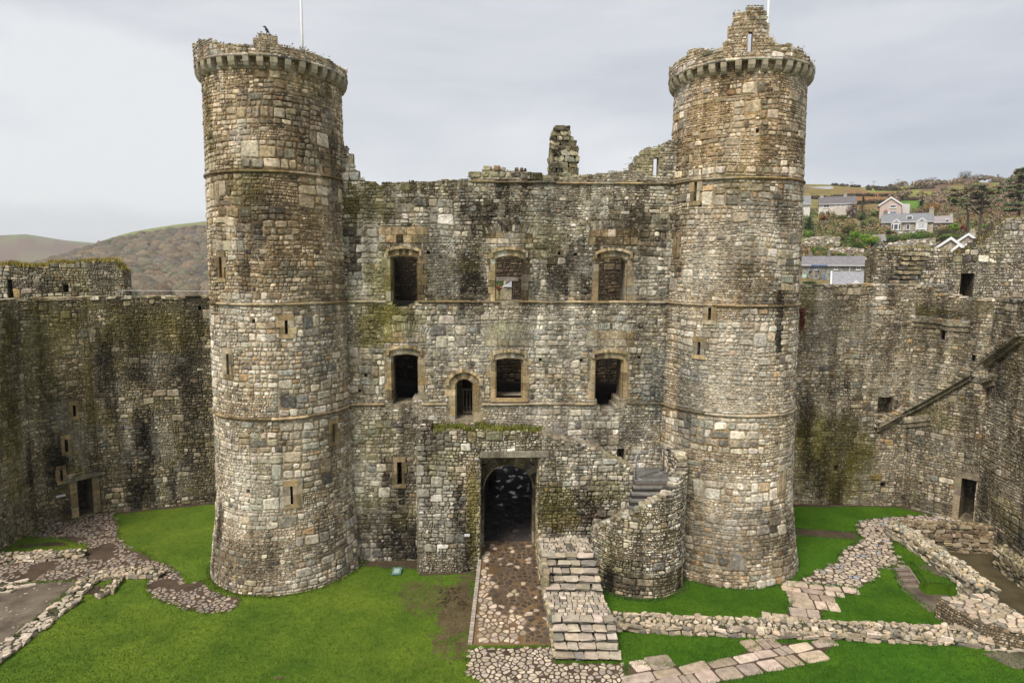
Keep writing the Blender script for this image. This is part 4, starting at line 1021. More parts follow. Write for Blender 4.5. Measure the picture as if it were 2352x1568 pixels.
for y_ in frange(19.4, 25.1, .3):      # rubble side facing the ramp
    zt = (L1 if y_ < 22.3 else L2) if y_ > 20.3 else .144 * ((y_ - 19.1) / .28)
    zz = 0.
    while zz < zt - .12:
        h = rng.uniform(.14, .24); h = min(h, zt - zz - .05); g.stone((sx_(y_, 0) + .06, y_, zz + h / 2), (.22, .32, h), rng, pick(PAL_DAMP, rng), 0, .05); zz += h
make('step_core', g, M_RUBBLE, st)
for k, (y_, z) in enumerate(F1 + F2):
    g = G(); x = sx_(y_, 0); x1_ = sx_(y_, 1); dp = .40 if k % 5 < 4 else .40
    while x < x1_ - .02:
        w = min(rng.uniform(.3, .62), x1_ - x); w = x1_ - x if x1_ - x - w < .2 else w
        c = pick(PAL_STEP, rng); yo = rng.uniform(-.015, .015); g.stone((x + w / 2, y_ + dp / 2 + yo, z - .026), (w * .965, dp, .055), rng, c, rng.uniform(-.03, .03), .015)
        g.stone((x + w / 2, y_ + dp / 2 + yo + .035, z - .082), (w * .93, dp, .085), rng, vary((.13, .12, .10), .7, 1.25, rng), 0, .015)  # riser stones coloured darker, for shade as well as wet on the step fronts
        x += w
    make('step', g, M_SLABS, st)
for (a, b, z, seed) in ((F1[-1][0] + .36, 22.2, L1, 15), (F2[-1][0] + .36, 25.35, L2, 16)):
    rg = random.Random(seed); g = G(); y = a
    while y < b:
        h = rg.uniform(.13, .22); x = sx_(y, 0) + .02; h = min(h, b - y + .05)
        while x < sx_(y, 1) - .04:
            w = min(rg.uniform(.12, .30), sx_(y, 1) - x); c = pick(PAL_STEP, rg)
            if rg.random() < .12: c = tuple(q * .4 for q in c)
            q = [(x, y), (x + w, y + rg.uniform(-.02, .02)), (x + w + rg.uniform(-.02, .02), y + h), (x, y + h)]
            pave(g, q, lambda X, Y: z - .025, .03, .016, rg, tuple(q_ * 1.05 for q_ in c), rnd=.1); x += w
        y += h
    make('landing_paving', g, M_SLABS, st)

# =================================================================== CURVED STAIR TURRET
rng = random.Random(21)
SC = Cyl(5.05, 24.85, 1.82, 0.0, 1, 0.0)
ct = thing('curved_stair_wall', 'curved rubble wall sweeping up round worn slate steps beside the right tower', 'stair wall', (5.05, 24.85, 0))
sp = [(1358, 1215), (1366, 1211), (1382, 1205), (1409, 1193), (1426, 1183), (1455, 1179), (1488, 1158), (1529, 1141), (1546, 1126), (1560, 1105), (1574, 1090), (1578, 1085)]
stp = poly_top(SC, sp, .05, 1); zr = SC.uv(1577, 1090)[1]
def sct(u):
    a = u / SC.r
    return stp(u) if a < 1.15 else max(stp(1.15 * SC.r), 5.0 - .0 * a) if a > 1.5 else stp(1.15 * SC.r) + (5.0 - stp(1.15 * SC.r)) * (a - 1.15) / .35
SS = Stain(SC, [('d', 1400, 1330, 20, 40, .8), ('d', 1440, 1340, 50, 30, .55), ('g', 1430, 1300, 60, 25, .5), ('w', 1500, 1310, 60, 22, .4), ('d', 1560, 1320, 16, 60, .85), ('o', 1570, 1240, 8, 50, .4), ('d', 1530, 1340, 40, 20, .5), ('g', 1400, 1250, 30, 40, .35)], 6)
g = G(); ua, ub = -1.62 * SC.r, 2.0 * SC.r
body(g, SC.f, frange(ua, ub, .16), lambda u: sct(u) - .05, -.3, [], .42, (.14, .11, .07), SS, 2)
masonry(g, SC.f, ua, ub, .95, sct, 8, rng, PAL_WALL, SS, (), sc=1.0, sd=6.3, d=.05)
masonry(g, SC.f, ua, ub, -.1, lambda u: .95, 1.0, rng, PAL_DAMP, SS, (), sc=1.25, sd=6.9)
fi = lambda a, b, d: SC.c + Vector((math.sin(a / SC.r) * (SC.r - .42 - d), -math.cos(a / SC.r) * (SC.r - .42 - d), b))
masonry(g, fi, .4, ub, 2.2, sct, 8, rng, PAL_WALL, None, (), sc=1.1, sd=1.3)
for a in frange(ua, ub, .2):
    p = SC.f(a, sct(a) + .0, -.2); g.stone(tuple(p), (.3, .42, .14), rng, pick(PAL_WALL, rng), a / SC.r, .15)
make('wall', g, M_STONE, ct)
g = G()
for k in range(1, 6):      # worn slate treads climbing to the landing
    y0_ = 24.78 - .25 * k; z = 3.98 - .19 * k; x = 4.9 - .10 * k; xm_ = 5.05 + math.sqrt(max(.05, 1.36 ** 2 - (24.85 - y0_) ** 2)); sk = .16 * k
    while x < xm_ - .05:
        w = min(rng.uniform(.4, .8), xm_ - x); P_ = [Vector((x, y0_ - .02 + sk * .3, z - .06)), Vector((x + w - .012, y0_ - .02, z - .06)), Vector((x + w - .012, y0_ + .34, z - .06)), Vector((x, y0_ + .34, z - .06))]
        dz = rng.uniform(-.012, .012); g.hexa(P_ + [p + Vector((0, 0, .06 + dz)) for p in P_], vary((.19, .18, .165), .7, 1.3, rng)); x += w
    g.box(((4.9 - .10 * k + xm_) / 2, y0_ + .2, z - .16), (xm_ - 4.9 + .10 * k, .36, .2), (.05, .045, .04))
make('slate_treads', g, M_SLABS, ct, fix=True)
pz = 3.98; A_ = [wp(1462, 1136, 24.7), wp(1530, 1137, 24.7)]; xl, xr_ = 4.88, 6.45
g = G(); y = 24.75; 
while y < 26.3:
    x = xl; h = rng.uniform(.2, .34)
    while x < xr_:
        w = rng.uniform(.35, .8); w = min(w, xr_ - x); g.box((x + w / 2, y + h / 2, pz - .05), (w - .015, h - .015, .09 + rng.uniform(0, .015)), vary((.15, .145, .135), .75, 1.2, rng), rng.uniform(-.02, .02)); x += w + .001
    y += h
g.box(((xl + xr_) / 2, 25.5, pz - 1.1), (xr_ - xl - .05, 1.5, 2.0), (.13, .105, .08)); make('slate_landing', g, M_SLABS, ct)
rt_ = thing('handrail', 'grey metal handrail frame round the slate landing of the curved stair', 'handrail', (xl + .1, 25.0, pz))
g = G(); y0_ = 24.9; hr = [Vector((xl + .06, y0_, pz)), Vector((xl + .06, y0_, pz + .92)), Vector((xl + .16, y0_ + .12, pz + 1.02)), Vector((xl + 1.35, y0_ + 1.1, pz + 1.02)), Vector((xl + 1.42, y0_ + 1.15, pz + .95)), Vector((xl + 1.42, y0_ + 1.15, pz))]
g.tube(hr, .026, 8, (.34, .36, .38)); make('top_rail', g, M_METAL, rt_, smooth=True)
g = G(); g.tube([hr[0] + Vector((0, 0, .12)), hr[-1] + Vector((0, 0, .12))], .018, 8, (.40, .40, .40)); make('bottom_rail', g, M_METAL, rt_)
g = G()
for k in range(1, 12):
    p = hr[0].lerp(hr[-1], k / 12); g.tube([p + Vector((0, 0, .12)), p + Vector((0, 0, 1.02))], .006, 5, (.30, .31, .32))
make('bars', g, M_METAL, rt_)
for k in (.12, .86):
    g = G(); p = hr[0].lerp(hr[-1], k); g.box((p.x, p.y - .12, pz + .02), (.05, .34, .03), (.55, .55, .55), .35); make('foot_plate', g, M_METAL, rt_)

# =================================================================== CURTAIN WALLS
def curtain(root, pts, tops, pal, mort, mat, stainlists, openings, seed, sc=1.0, thick=1.6, start=-.3, jag=.03):
    """pts: ground points of the facets, from left to right as seen from inside"""
    rg = random.Random(seed)
    for i, (a, b) in enumerate(zip(pts[:-1], pts[1:])):
        Pl = Plane(a, b); ST = Stain(Pl, stainlists[i], seed + i, mott=lambda u, v: .4); hs = [(q[0](Pl) if callable(q[0]) else HR(Pl, *q[:4], q[4])) for q in openings[i]]
        tp = poly_top(Pl, tops[i], jag, seed + i) if isinstance(tops[i], list) else (lambda u, z=tops[i]: z + jag * noise.noise(Vector((u * 2, seed, 0))))
        g = G(); body(g, Pl.f, frange(-.0, Pl.L + .0, .24), lambda u: tp(u) - .06, -1.0, hs, thick, mort, ST, .7)
        masonry(g, Pl.f, 0, Pl.L, start, tp, 18, rg, pal, ST, [hx(h) for h in hs], sc=sc, sd=seed + i * 1.3, gap=.010)
        for u in frange(0, Pl.L, .34):     # coping
            p = Pl.f(u, tp(u) - .02, -.25); g.stone(tuple(p), (.42, .6, .14), rg, ST(u, tp(u), tuple(c * 1.15 for c in pick(pal, rg))), math.atan2(Pl.t.y, Pl.t.x), .04)
        make('wall_face', g, mat, root)
        yield Pl, tp, hs, ST
def G2(px, py): p = gp(px, py); return (p.x, p.y)
cw = thing('curtain_wall', 'damp dark mossy curtain wall turning through corners left of the left tower', 'curtain wall', tuple(gp(300, 1172)))
c0 = G2(-170, 1345); c1 = G2(5, 1262); c2 = G2(85, 1215); c3 = G2(234, 1179); c4 = G2(484, 1153)
c5 = (c4[0] + (c4[0] - c3[0]) * 1.2, c4[1] + (c4[1] - c3[1]) * 1.2)
zt = wp(350, 683, c3[1] + .5).z
LF = list(curtain(cw, [c0, c1, c2, c3, c5], [zt, zt, zt, zt], PAL_DAMP, (.13, .11, .065), M_STONE_DARK,
    [[], [('w', 62, 760, 12, 90, .7), ('w', 60, 900, 10, 90, .5), ('g', 20, 760, 30, 60, .6), ('g', 25, 1000, 30, 180, .55), ('d', 68, 1075, 8, 60, .7)],
     [('g', 120, 760, 60, 60, .6), ('o', 150, 820, 50, 60, .25), ('w', 130, 950, 30, 40, .3), ('d', 130, 1070, 22, 70, .75), ('d', 155, 1180, 14, 40, .5), ('w', 190, 1000, 25, 40, .25), ('o', 190, 900, 40, 60, .2), ('g', 215, 900, 15, 160, .5), ('g', 100, 870, 30, 60, .4)],
     [('d', 252, 900, 20, 130, .7), ('g', 300, 760, 60, 50, .5), ('o', 400, 780, 70, 50, .2), ('d', 330, 830, 110, 60, .45), ('d', 345, 1020, 16, 75, .93), ('d', 322, 1000, 14, 60, .9), ('d', 310, 1140, 14, 45, .9), ('d', 297, 1070, 10, 25, .85), ('d', 340, 1110, 22, 50, .7), ('d', 396, 1110, 10, 45, .93), ('d', 440, 900, 30, 250, .6), ('g', 380, 760, 80, 50, .45), ('d', 290, 760, 40, 60, .3), ('w', 285, 1020, 16, 60, .3), ('w', 365, 1000, 16, 60, .3), ('d', 430, 1060, 8, 14, .8), ('w', 420, 1100, 30, 40, .2), ('d', 470, 1140, 30, 14, .6), ('w', 370, 830, 60, 16, .2)]],
    [[], [], [(167, 930, 174, 956, .7), (148, 1008, 156, 1037, .7), (138, 1078, 144, 1104, .7), (178, 1100, 213, 1182, 1.3)], [(455, 702, 462, 712, .5), (330, 720, 338, 724, .4)]], 61))
Pl, tp, hs, ST = LF[2]; rng = random.Random(3)
for h in hs[:3]: slit(cw, Pl.f, h[0], h[1], h[2], h[3], rng, .14, pal=[((.27, .21, .12), 1), ((.22, .17, .10), 1)])
h = hs[3]; g = G()
for (a, b, c, d) in ((h[0] - .28, h[2], h[0], h[3]), (h[1], h[2], h[1] + .3, h[3])):
    v = max(b, 0)
    while v < d - .02:
        hh = min(rng.uniform(.3, .5), d - v); block_uv(g, Pl.f, [(a, v + .005), (c, v + .005), (c, v + hh - .005), (a, v + hh - .005)], .06, -.5, pick([((.24, .19, .11), 1), ((.20, .165, .10), 1), ((.28, .23, .14), 1)], rng)); v += hh
block_uv(g, Pl.f, [(h[0] - .45, h[3]), (h[1] + .4, h[3] + .06), (h[1] + .4, h[3] + .22), (h[0] - .45, h[3] + .2)], .10, -.6, (.22, .20, .16))
make('doorway_surround', g, M_DRESSED, cw, fix=True)
u, v = Pl.uv(139, 1137.5); sign(Pl.f(u, v, .07), .36, .09, Pl.t, Pl.n, 'small white sign on the left curtain wall beside its doorway')
# block of masonry rising behind the left curtain
KB = Plane((-31, 36.2), (-10, 41.0))
kb = thing('parapet_block', 'broken block of stonework fringed with yellow grass above the left curtain wall', 'ruined wall', tuple(KB.f(5, 8, 0)))
ktop = poly_top(KB, [(-60, 606), (0, 611), (20, 606), (60, 612), (95, 612), (110, 606), (130, 603), (160, 606), (185, 602), (240, 600), (262, 598), (272, 612), (284, 624), (286, 640)], .07, 2)
ku0, ku1 = KB.uv(-80, 640)[0], KB.uv(285, 640)[0]; SK = Stain(KB, [('g', 180, 650, 90, 40, .4), ('d', 100, 655, 60, 20, .45), ('w', 240, 640, 30, 30, .3), ('d', 25, 660, 8, 30, .7)], 8)
kh = [HR(KB, 145, 653, 158, 671, .8), HR(KB, 18, 640, 30, 684, .4)]
g = G(); body(g, KB.f, frange(ku0, ku1, .3), lambda u: ktop(u) - .08, 6, kh, 1.2, (.12, .10, .06), SK, 3); masonry(g, KB.f, ku0, ku1, 8.5, ktop, 18, rng, PAL_RIGHT, SK, [hx(q) for q in kh], sc=1.1, sd=2.2, d=.06)
masonry(g, lambda a, b, d: KB.f(ku1 + d, b, -a), 0, 1.2, 8.5, lambda a: ktop(ku1 - .1) - .08, 18, rng, PAL_DAMP, None, (), sc=1.1, sd=1.); make('wall', g, M_STONE, kb)
moss_tufts(kb, [KB.f(u, ktop(u) - .05, -rng.uniform(.0, .8)) for u in frange(ku0, ku1, .045)], rng, (.27, .22, .05), .26, dens=1.5, spread=.14)
# steel cable above the wall head
g = G(); a, b = wp(270, 667, 37.5), wp(478, 668.5, 39.0)
rl = thing('safety_rail', 'thin steel rail stretched above the left curtain wall head', 'rail', tuple(a - Vector((0, 0, 1.1))))
g.tube([a, b], .013, 6, (.42, .42, .40)); make('rail', g, M_METAL, rl)
for k in (0.02, .33, .66, .98):
    g = G(); p = a.lerp(b, k); g.tube([p - Vector((0, 0, 1.1)), p], .02, 6, (.35, .35, .34)); make('post', g, M_METAL, rl)

rw = thing('curtain_wall', 'high grey brown curtain wall with a diagonal stair ledge right of the right tower', 'curtain wall', tuple(gp(2000, 1165)))
r0 = G2(1790, 1157); r1 = G2(2068, 1161); r2 = G2(2196, 1192); r3 = G2(2238, 1203); r4 = G2(2356, 1290); r5 = G2(2480, 1400)
r0 = (r0[0] - 4, r0[1] + .1)
RF = list(curtain(rw, [r0, r1, r3, r4, r5], [[(1780, 654), (1845, 655), (1950, 656), (2000, 653), (2068, 655)], [(2068, 655), (2110, 657), (2150, 668), (2200, 682), (2238, 686)], [(2238, 686), (2300, 688), (2356, 690)], [(2356, 690), (2480, 690)]], PAL_RIGHT, (.22, .18, .12), M_STONE,
    [[('d', 1897, 846, 11, 10, .6), ('d', 1920, 866, 12, 9, .6), ('d', 1945, 888, 12, 9, .6), ('d', 1970, 912, 12, 10, .6), ('d', 1994, 936, 12, 10, .6), ('d', 1925, 1130, 9, 60, .95), ('d', 1890, 1080, 14, 60, .75), ('d', 1950, 1060, 14, 70, .6), ('d', 1990, 1080, 10, 60, .6), ('g', 1920, 1020, 90, 60, .6), ('d', 1855, 950, 16, 50, .7), ('d', 1870, 760, 25, 60, .4), ('d', 1910, 1120, 8, 50, .85), ('g', 1880, 1050, 70, 90, .6), ('d', 1930, 1000, 30, 60, .4), ('g', 1960, 1100, 50, 60, .5), ('d', 1870, 1100, 20, 50, .5), ('g', 1850, 680, 20, 80, .5), ('d', 1900, 880, 40, 30, .35), ('w', 1920, 760, 60, 60, .25), ('d', 2000, 960, 40, 30, .3), ('w', 1990, 1110, 12, 40, .3), ('d', 1850, 1050, 14, 60, .4)],
     [('d', 2160, 725, 60, 12, .7), ('g', 2130, 715, 60, 8, .5), ('d', 2165, 800, 10, 40, .5), ('d', 2080, 970, 80, 20, .3), ('g', 2110, 955, 90, 25, .5), ('d', 2215, 800, 24, 120, .35), ('d', 2230, 1000, 12, 120, .45), ('w', 2120, 860, 60, 40, .2), ('d', 2130, 1160, 70, 14, .4), ('b', 2140, 1010, 60, 30, .3)],
     [('d', 2290, 860, 40, 60, .4), ('b', 2290, 940, 30, 80, .4), ('o', 2330, 840, 30, 30, .4), ('d', 2320, 1230, 50, 40, .45), ('d', 2260, 1130, 14, 90, .35), ('g', 2310, 1180, 40, 40, .4)], []],
    [[(2016, 911, 2050, 950, .5), (1917, 1068, 1925, 1082, .4), (2022, 1107, 2034, 1118, .4)], [(2162, 754, 2171, 780, .6), (2205, 1099, 2239, 1196, 1.3), (2250 - 18, 815, 2240, 830, .4), (2078, 1030, 2085, 1037, .4), (2112, 1105, 2118, 1111, .4)], [], []], 71, start=-.9))
rng = random.Random(15)
# stair ledge running up the wall
g = G(); path = [(2014, 965), (2050, 946), (2110, 916), (2170, 882), (2234, 845)]
Pl = RF[1][0]; pA = [RF[1][0].uv(*q) for q in path if q[0] >= 2060]; pA = [RF[1][0].uv(2020, 963), RF[1][0].uv(2050, 945)] + pA
def ledge(g, Pl, pts, d, rng):
    for (u0, v0), (u1, v1) in zip(pts[:-1], pts[1:]):
        block_uv(g, Pl.f, [(u0, v0 - .30), (u1, v1 - .30), (u1, v1 - .02), (u0, v0 - .02)], d * .85, -.1, (.30, .26, .19)); block_uv(g, Pl.f, [(u0, v0 - .55), (u1, v1 - .55), (u1, v1 - .30), (u0, v0 - .30)], d * .45, -.1, (.22, .185, .13))
        n = max(1, int(abs(u1 - u0) / .15))
        for k in range(n):
            a = u0 + (u1 - u0) * (k + .5) / n; b = v0 + (v1 - v0) * (k + .5) / n
            for q in range(3):
                if q and rng.random() < .35: continue
                g.stone(tuple(Pl.f(a + rng.uniform(-.04, .04), b - .06 - .12 * q, d * (.42 - .15 * q))), (.36, d * (1.0 - .25 * q), .12), rng, tuple(c * .85 for c in pick(PAL_RIGHT, rng)), math.atan2(Pl.t.y, Pl.t.x), .08)
ledge(g, Pl, [Pl.uv(2066, 938)] + [Pl.uv(*q) for q in path if q[0] > 2068], .42, rng); ledge(g, RF[0][0], [RF[0][0].uv(*q) for q in ((2014, 966), (2030, 957), (2050, 946), (2067, 937))], .36, rng)
P2 = RF[2][0]; pB = [P2.uv(2240, 840), P2.uv(2290, 806), P2.uv(2330, 776), P2.uv(2354, 757)]; ledge(g, P2, pB, .40, rng)
P0 = RF[0][0]
ledge(g, Pl, [Pl.uv(2072, 718), Pl.uv(2100, 724), Pl.uv(2150, 728), Pl.uv(2180, 734), Pl.uv(2232, 736)], .16, rng)
ledge(g, Pl, [Pl.uv(2072, 958), Pl.uv(2110, 955), Pl.uv(2140, 951)], .16, rng); ledge(g, P2, [P2.uv(2244, 880), P2.uv(2262, 868), P2.uv(2290, 858)], .3, rng)
make('stair_ledge', g, M_STONE, rw)
h = RF[1][2][1]; g = G()
block_uv(g, Pl.f, [(h[0] - .3, h[3]), (h[1] + .1, h[3]), (h[1] + .1, h[3] + .3), (h[0] - .3, h[3] + .3)], .05, -.6, (.26, .22, .16))
v = 0
while v < h[3] - .05:
    hh = min(.42, h[3] - v); block_uv(g, Pl.f, [(h[0] - .28, v + .005), (h[0], v + .005), (h[0], v + hh - .005), (h[0] - .28, v + hh - .005)], .05, -.5, pick([((.27, .23, .16), 1), ((.22, .19, .14), 1)], rng)); v += hh
make('doorway_surround', g, M_DRESSED, rw, fix=True)
# creeper and downpipe beside the tower
g = G(); q = RF[0][0].uv(1842, 712)
for k in range(260):
    p = wp(1842 + rng.gauss(0, 3.5), 708 + abs(rng.gauss(0, 26)), 27.4); a = Vector((rng.uniform(-1, 1), rng.uniform(-1, 1), rng.uniform(-1, 1))).normalized() * .06; b = a.orthogonal().normalized() * .04; g.quad(p, a, b, vary((.13, .05, .03), .6, 1.4, rng))
cr = make('creeper', g, M_FOL); tag(cr, 'reddish brown creeper hanging beside the right tower over the curtain wall', 'creeper')

# higher broken masonry behind the right curtain
HB = Plane((17.0, 41.5), (34.0, 38.0))
hb = thing('ruined_block', 'tall pale ruined stonework with rough broken steps behind the right curtain wall', 'ruined wall', tuple(HB.f(8, 8, 0)))
htop = poly_top(HB, [(2004, 580), (2008, 575), (2030, 566), (2055, 570), (2075, 568), (2100, 566), (2130, 570), (2165, 572), (2185, 576), (2205, 580), (2218, 577), (2240, 565), (2262, 548), (2275, 540), (2290, 520), (2310, 505), (2330, 500), (2360, 497), (2420, 497)], .06, 5)
hu0, hu1 = HB.uv(2005, 620)[0], HB.uv(2420, 600)[0]; SH = Stain(HB, [('d', 2055, 640, 35, 40, .5), ('d', 2160, 600, 30, 25, .3), ('g', 2190, 600, 30, 25, .4), ('g', 2290, 560, 40, 30, .35), ('w', 2320, 540, 40, 40, .35), ('d', 2225, 600, 20, 20, .4), ('w', 2260, 640, 40, 30, .25), ('g', 2060, 580, 40, 10, .5)], 9)
hh_ = [HR(HB, 2205, 628, 2236, 690, 1.4)]
g = G(); body(g, HB.f, frange(hu0, hu1, .3), lambda u: htop(u) - .08, 6, hh_, 1.6, (.17, .135, .085), SH, 3); masonry(g, HB.f, hu0, hu1, 8, htop, 20, rng, PAL_WALL, SH, [hx(q) for q in hh_], sc=1.25, sd=3.2, d=.06)
masonry(g, lambda a, b, d: HB.f(hu0 - d, b, -a), 0, 1.6, 8, lambda a: htop(hu0 + .1) - .08, 20, rng, PAL_DAMP, None, (), sc=1.1, sd=1.)
for k in range(9):       # broken stair up the block
    u, v = HB.uv(2055 + 5 * k, 668 - 10.5 * k)
    for w in range(3): g.stone(tuple(HB.f(u - .3 + .45 * w, v, .16)), (.5, .55, .2), rng, pick(PAL_DAMP, rng), math.atan2(HB.t.y, HB.t.x), .08)
make('wall', g, M_STONE, hb)
moss_tufts(hb, [HB.f(u, htop(u) - .05, -rng.uniform(.0, .6)) for u in frange(hu0, hu1, .1) if rng.random() < .6], rng, (.24, .20, .06), .16)
for (x0_, y0_, x1_, y1_, Y, lab) in ((2038, 562.5, 2096, 561, 40.6, 'galvanised handrail loop on top of the ruined stonework at right'), (2085, 653.5, 2176, 654, 38.0, 'thin galvanised handrail low in front of the broken steps at right')):
    a, b = wp(x0_, y0_, Y), wp(x1_, y1_, Y); t0 = thing('handrail', lab, 'handrail', tuple(a - Vector((0, 0, 1))))
    g = G(); g.tube([a - Vector((0, 0, 1.0)), a - Vector((0, 0, .08)), a + (b - a) * .03, a.lerp(b, .5), b - (b - a) * .03, b - Vector((0, 0, .08)), b - Vector((0, 0, 1.0))], .028, 8, (.40, .43, .42)); make('rail', g, M_METAL, t0, smooth=True)

# =================================================================== LOW RUINED WALLS
rng = random.Random(33)
def low(label, px, w, h, pal=PAL_PALE, courses=2, sz=.34, z0=0., cat='low wall'):
    P = [gp(*q) for q in px]; c = sum(P, Vector()) / len(P); g = G(); rubble_wall(g, [(p.x, p.y) for p in P], w, h, rng, pal, courses, sz, z0)
    o = make('low_wall', g, M_RUBBLE); tag(o, label, cat); return o
low('long low rubble wall crossing the lawn from the steps towards the right', [(1413, 1436), (1500, 1441), (1620, 1447), (1760, 1452), (1900, 1456), (2060, 1463), (2200, 1469), (2262, 1474)], .82, .34, PAL_PALE, 2, .30)
low('mossy low wall strip at the far left between path and small lawn', [(-40, 1286), (60, 1284), (193, 1279)], .62, .26, PAL_PALE, 2, .28)
low('low wall of pale blocks running down to the bottom left corner', [(172, 1374), (140, 1398), (100, 1430), (50, 1468), (-10, 1512), (-80, 1565)], .72, .17, PAL_COB_W, 1, .36)
low('curved low wall on the left edging the cobbled path', [(372, 1322), (330, 1321), (280, 1321), (235, 1327), (200, 1340), (178, 1364)], .66, .22, PAL_PALE, 1, .28)
low('short stub of low wall closing the small earth pit', [(272, 1334), (256, 1356), (232, 1370)], .36, .22, PAL_PALE, 1, .28)
p = gp(222, 1356); bare_patch('earth_pit', p.x, p.y, .55, .55, 0, M_EARTH, 51, z=.02)
low('scatter of flat stones at the left picture edge', [(-20, 1348), (20, 1352), (46, 1345)], .7, .12, PAL_COB_W, 1, .4)
low('sloping enclosure wall running down to the right from the cobbled path', [(2046, 1226), (2090, 1252), (2140, 1287), (2190, 1323), (2235, 1358), (2262, 1378)], .72, 1.25, PAL_RIGHT + [((.40, .35, .27), 30)], 6, .27, -.6)
low('back enclosure wall below the right curtain wall', [(2050, 1226), (2120, 1227), (2200, 1229), (2310, 1232)], .5, 1.45, PAL_BROWN + [((.30, .26, .19), 20)], 7, .28, -.85)
low('bench of rubble along the foot of the right curtain wall', [(2296, 1262), (2330, 1288), (2375, 1322)], .5, 1.0, PAL_DAMP, 5, .25, -.8)
P = [gp(2172, 1398, .0), gp(2345, 1480, .0)]
def block_top():
    """broad masonry platform with a crazy-paved top"""
    q = [gp(2152, 1372, .72), gp(2215, 1366, .72), gp(2262, 1362, .72), gp(2395, 1440, .72), gp(2400, 1462, .72), gp(2248, 1428, .72)]; poly = [(p.x, p.y) for p in q]
    t0 = thing('masonry_platform', 'broad stone platform with a crazy paved top at the right edge', 'stone platform', (sum(p[0] for p in poly) / 6, sum(p[1] for p in poly) / 6, 0))
    g = G(); g.prism([Vector((p[0], p[1], -.8)) for p in poly], Vector((0, 0, 1.50)), (.10, .08, .055)); rg = random.Random(5)
    n = len(poly)
    for i in range(n):
        a, b = poly[i], poly[(i + 1) % n]; Pl = Plane(a, b) 
        if sum((Pl.A + Pl.t * Pl.L / 2 + Pl.n * .2 - Vector((sum(p[0] for p in poly) / n, sum(p[1] for p in poly) / n, 0))).length * k for k in (1,)) < (Pl.A + Pl.t * Pl.L / 2 - Pl.n * .2 - Vector((sum(p[0] for p in poly) / n, sum(p[1] for p in poly) / n, 0))).length: Pl = Plane(b, a)
        masonry(g, Pl.f, 0, Pl.L, -.78, lambda u: .72, 1, rg, PAL_BROWN + [((.34, .30, .23), 20)], None, (), sc=.8, sd=i)
    make('platform_wall', g, M_RUBBLE, t0, fix=True)
    g = G()
    for c in cells(poly, .24, rg, .5, 1.3): pave(g, c, lambda x, y: .70, .06, .025, rg, pick(PAL_PALE, rg), rnd=.16)
    make('platform_top', g, M_RUBBLE, t0)
block_top()
low('few squared kerb stones at the end of the long low wall', [(2268, 1488), (2330, 1494)], .3, .12, PAL_COB_W, 1, .3)
low('short low wall stub at the right picture edge', [(2306, 1472), (2380, 1480)], .5, .22, PAL_COB_W, 1, .36)
# timber edged steps down from the cobbled path
ts = thing('timber_steps', 'short flight of timber edged earth steps beside the cobbled path', 'steps', tuple(gp(2078, 1330)))
E_ = [((2040, 1306), (2090, 1304)), ((2050, 1318), (2098, 1317)), ((2061, 1331), (2106, 1330)), ((2070, 1345), (2115, 1345))]
for k, (a, b) in enumerate(E_):
    z = .01 - .11 * k; pa, pb = gp(*a, z), gp(*b, z); g = G(); d = Vector((0, .05, 0)); up = Vector((0, 0, .10))
    g.hexa([pa - up, pb - up, pb - up + d, pa - up + d, pa, pb, pb + d, pa + d], (.30, .25, .21)); make('riser_board', g, M_WOOD, ts, fix=True)
    q = E_[k - 1] if k else ((2034, 1300), (2086, 1298)); qa, qb = gp(*q[0], z), gp(*q[1], z); g = G(); up = Vector((0, 0, .3))
    g.hexa([pa - up + d, pb - up + d, qb - up, qa - up, pa + d - Vector((0, 0, .012)), pb + d - Vector((0, 0, .012)), qb - Vector((0, 0, .012)), qa - Vector((0, 0, .012))], (.16, .115, .08)); make('earth_tread', g, M_RUBBLE, ts, fix=True)
for s_ in (0, 1):
    pa, pb = gp(*E_[0][s_], .04), gp(*E_[3][s_], -.30); g = G(); d = Vector((.06, 0, 0)); up = Vector((0, 0, .12)); pa = pa + Vector((0, .2, 0))
    g.hexa([pa - up, pa - up + d, pb - up + d, pb - up, pa, pa + d, pb + d, pb], (.24, .20, .165)); make('side_board', g, M_WOOD, ts, fix=True)

# =================================================================== HILLS
def az_of(px, py=500): d = ray(px, py); return math.degrees(math.atan2(d.x, d.y))
def el_of(px, py): d = ray(px, py); return d.z / math.hypot(d.x, d.y)
SK_R = [(1500, 432), (1700, 425), (1854, 420), (1951, 424.5), (2020, 424), (2060, 424), (2106, 420), (2190, 417), (2240, 414), (2290, 411), (2320, 408), (2400, 402), (2600, 395)]
SK_L = [(-500, 700), (-100, 645), (60, 614), (100, 601), (150, 582), (205, 562), (250, 548), (300, 535), (350, 525), (400, 516), (470, 508), (600, 500), (900, 500)]
SK_F = [(-500, 560), (-100, 547), (0, 541), (60, 538), (100, 544), (150, 552), (205, 557), (260, 562), (340, 575), (600, 590), (900, 600)]
TR = [(az_of(x, y), el_of(x, y)) for x, y in SK_R]; TL = [(az_of(x, y), el_of(x, y)) for x, y in SK_L]; TF = [(az_of(x, y), el_of(x, y)) for x, y in SK_F]
def lin(tab, x):
    if x <= tab[0][0]: return tab[0][1]
    for (a, b), (c, d) in zip(tab[:-1], tab[1:]):
        if x <= c: return b + (d - b) * (x - a) / (c - a)
    return tab[-1][1]
ZP = [wp(2200, 600, 92).z, wp(1960, 664, 104).z, wp(1920, 644, 117).z, wp(2015, 588, 133).z, wp(2077, 539, 152).z, wp(1915, 497, 180).z]
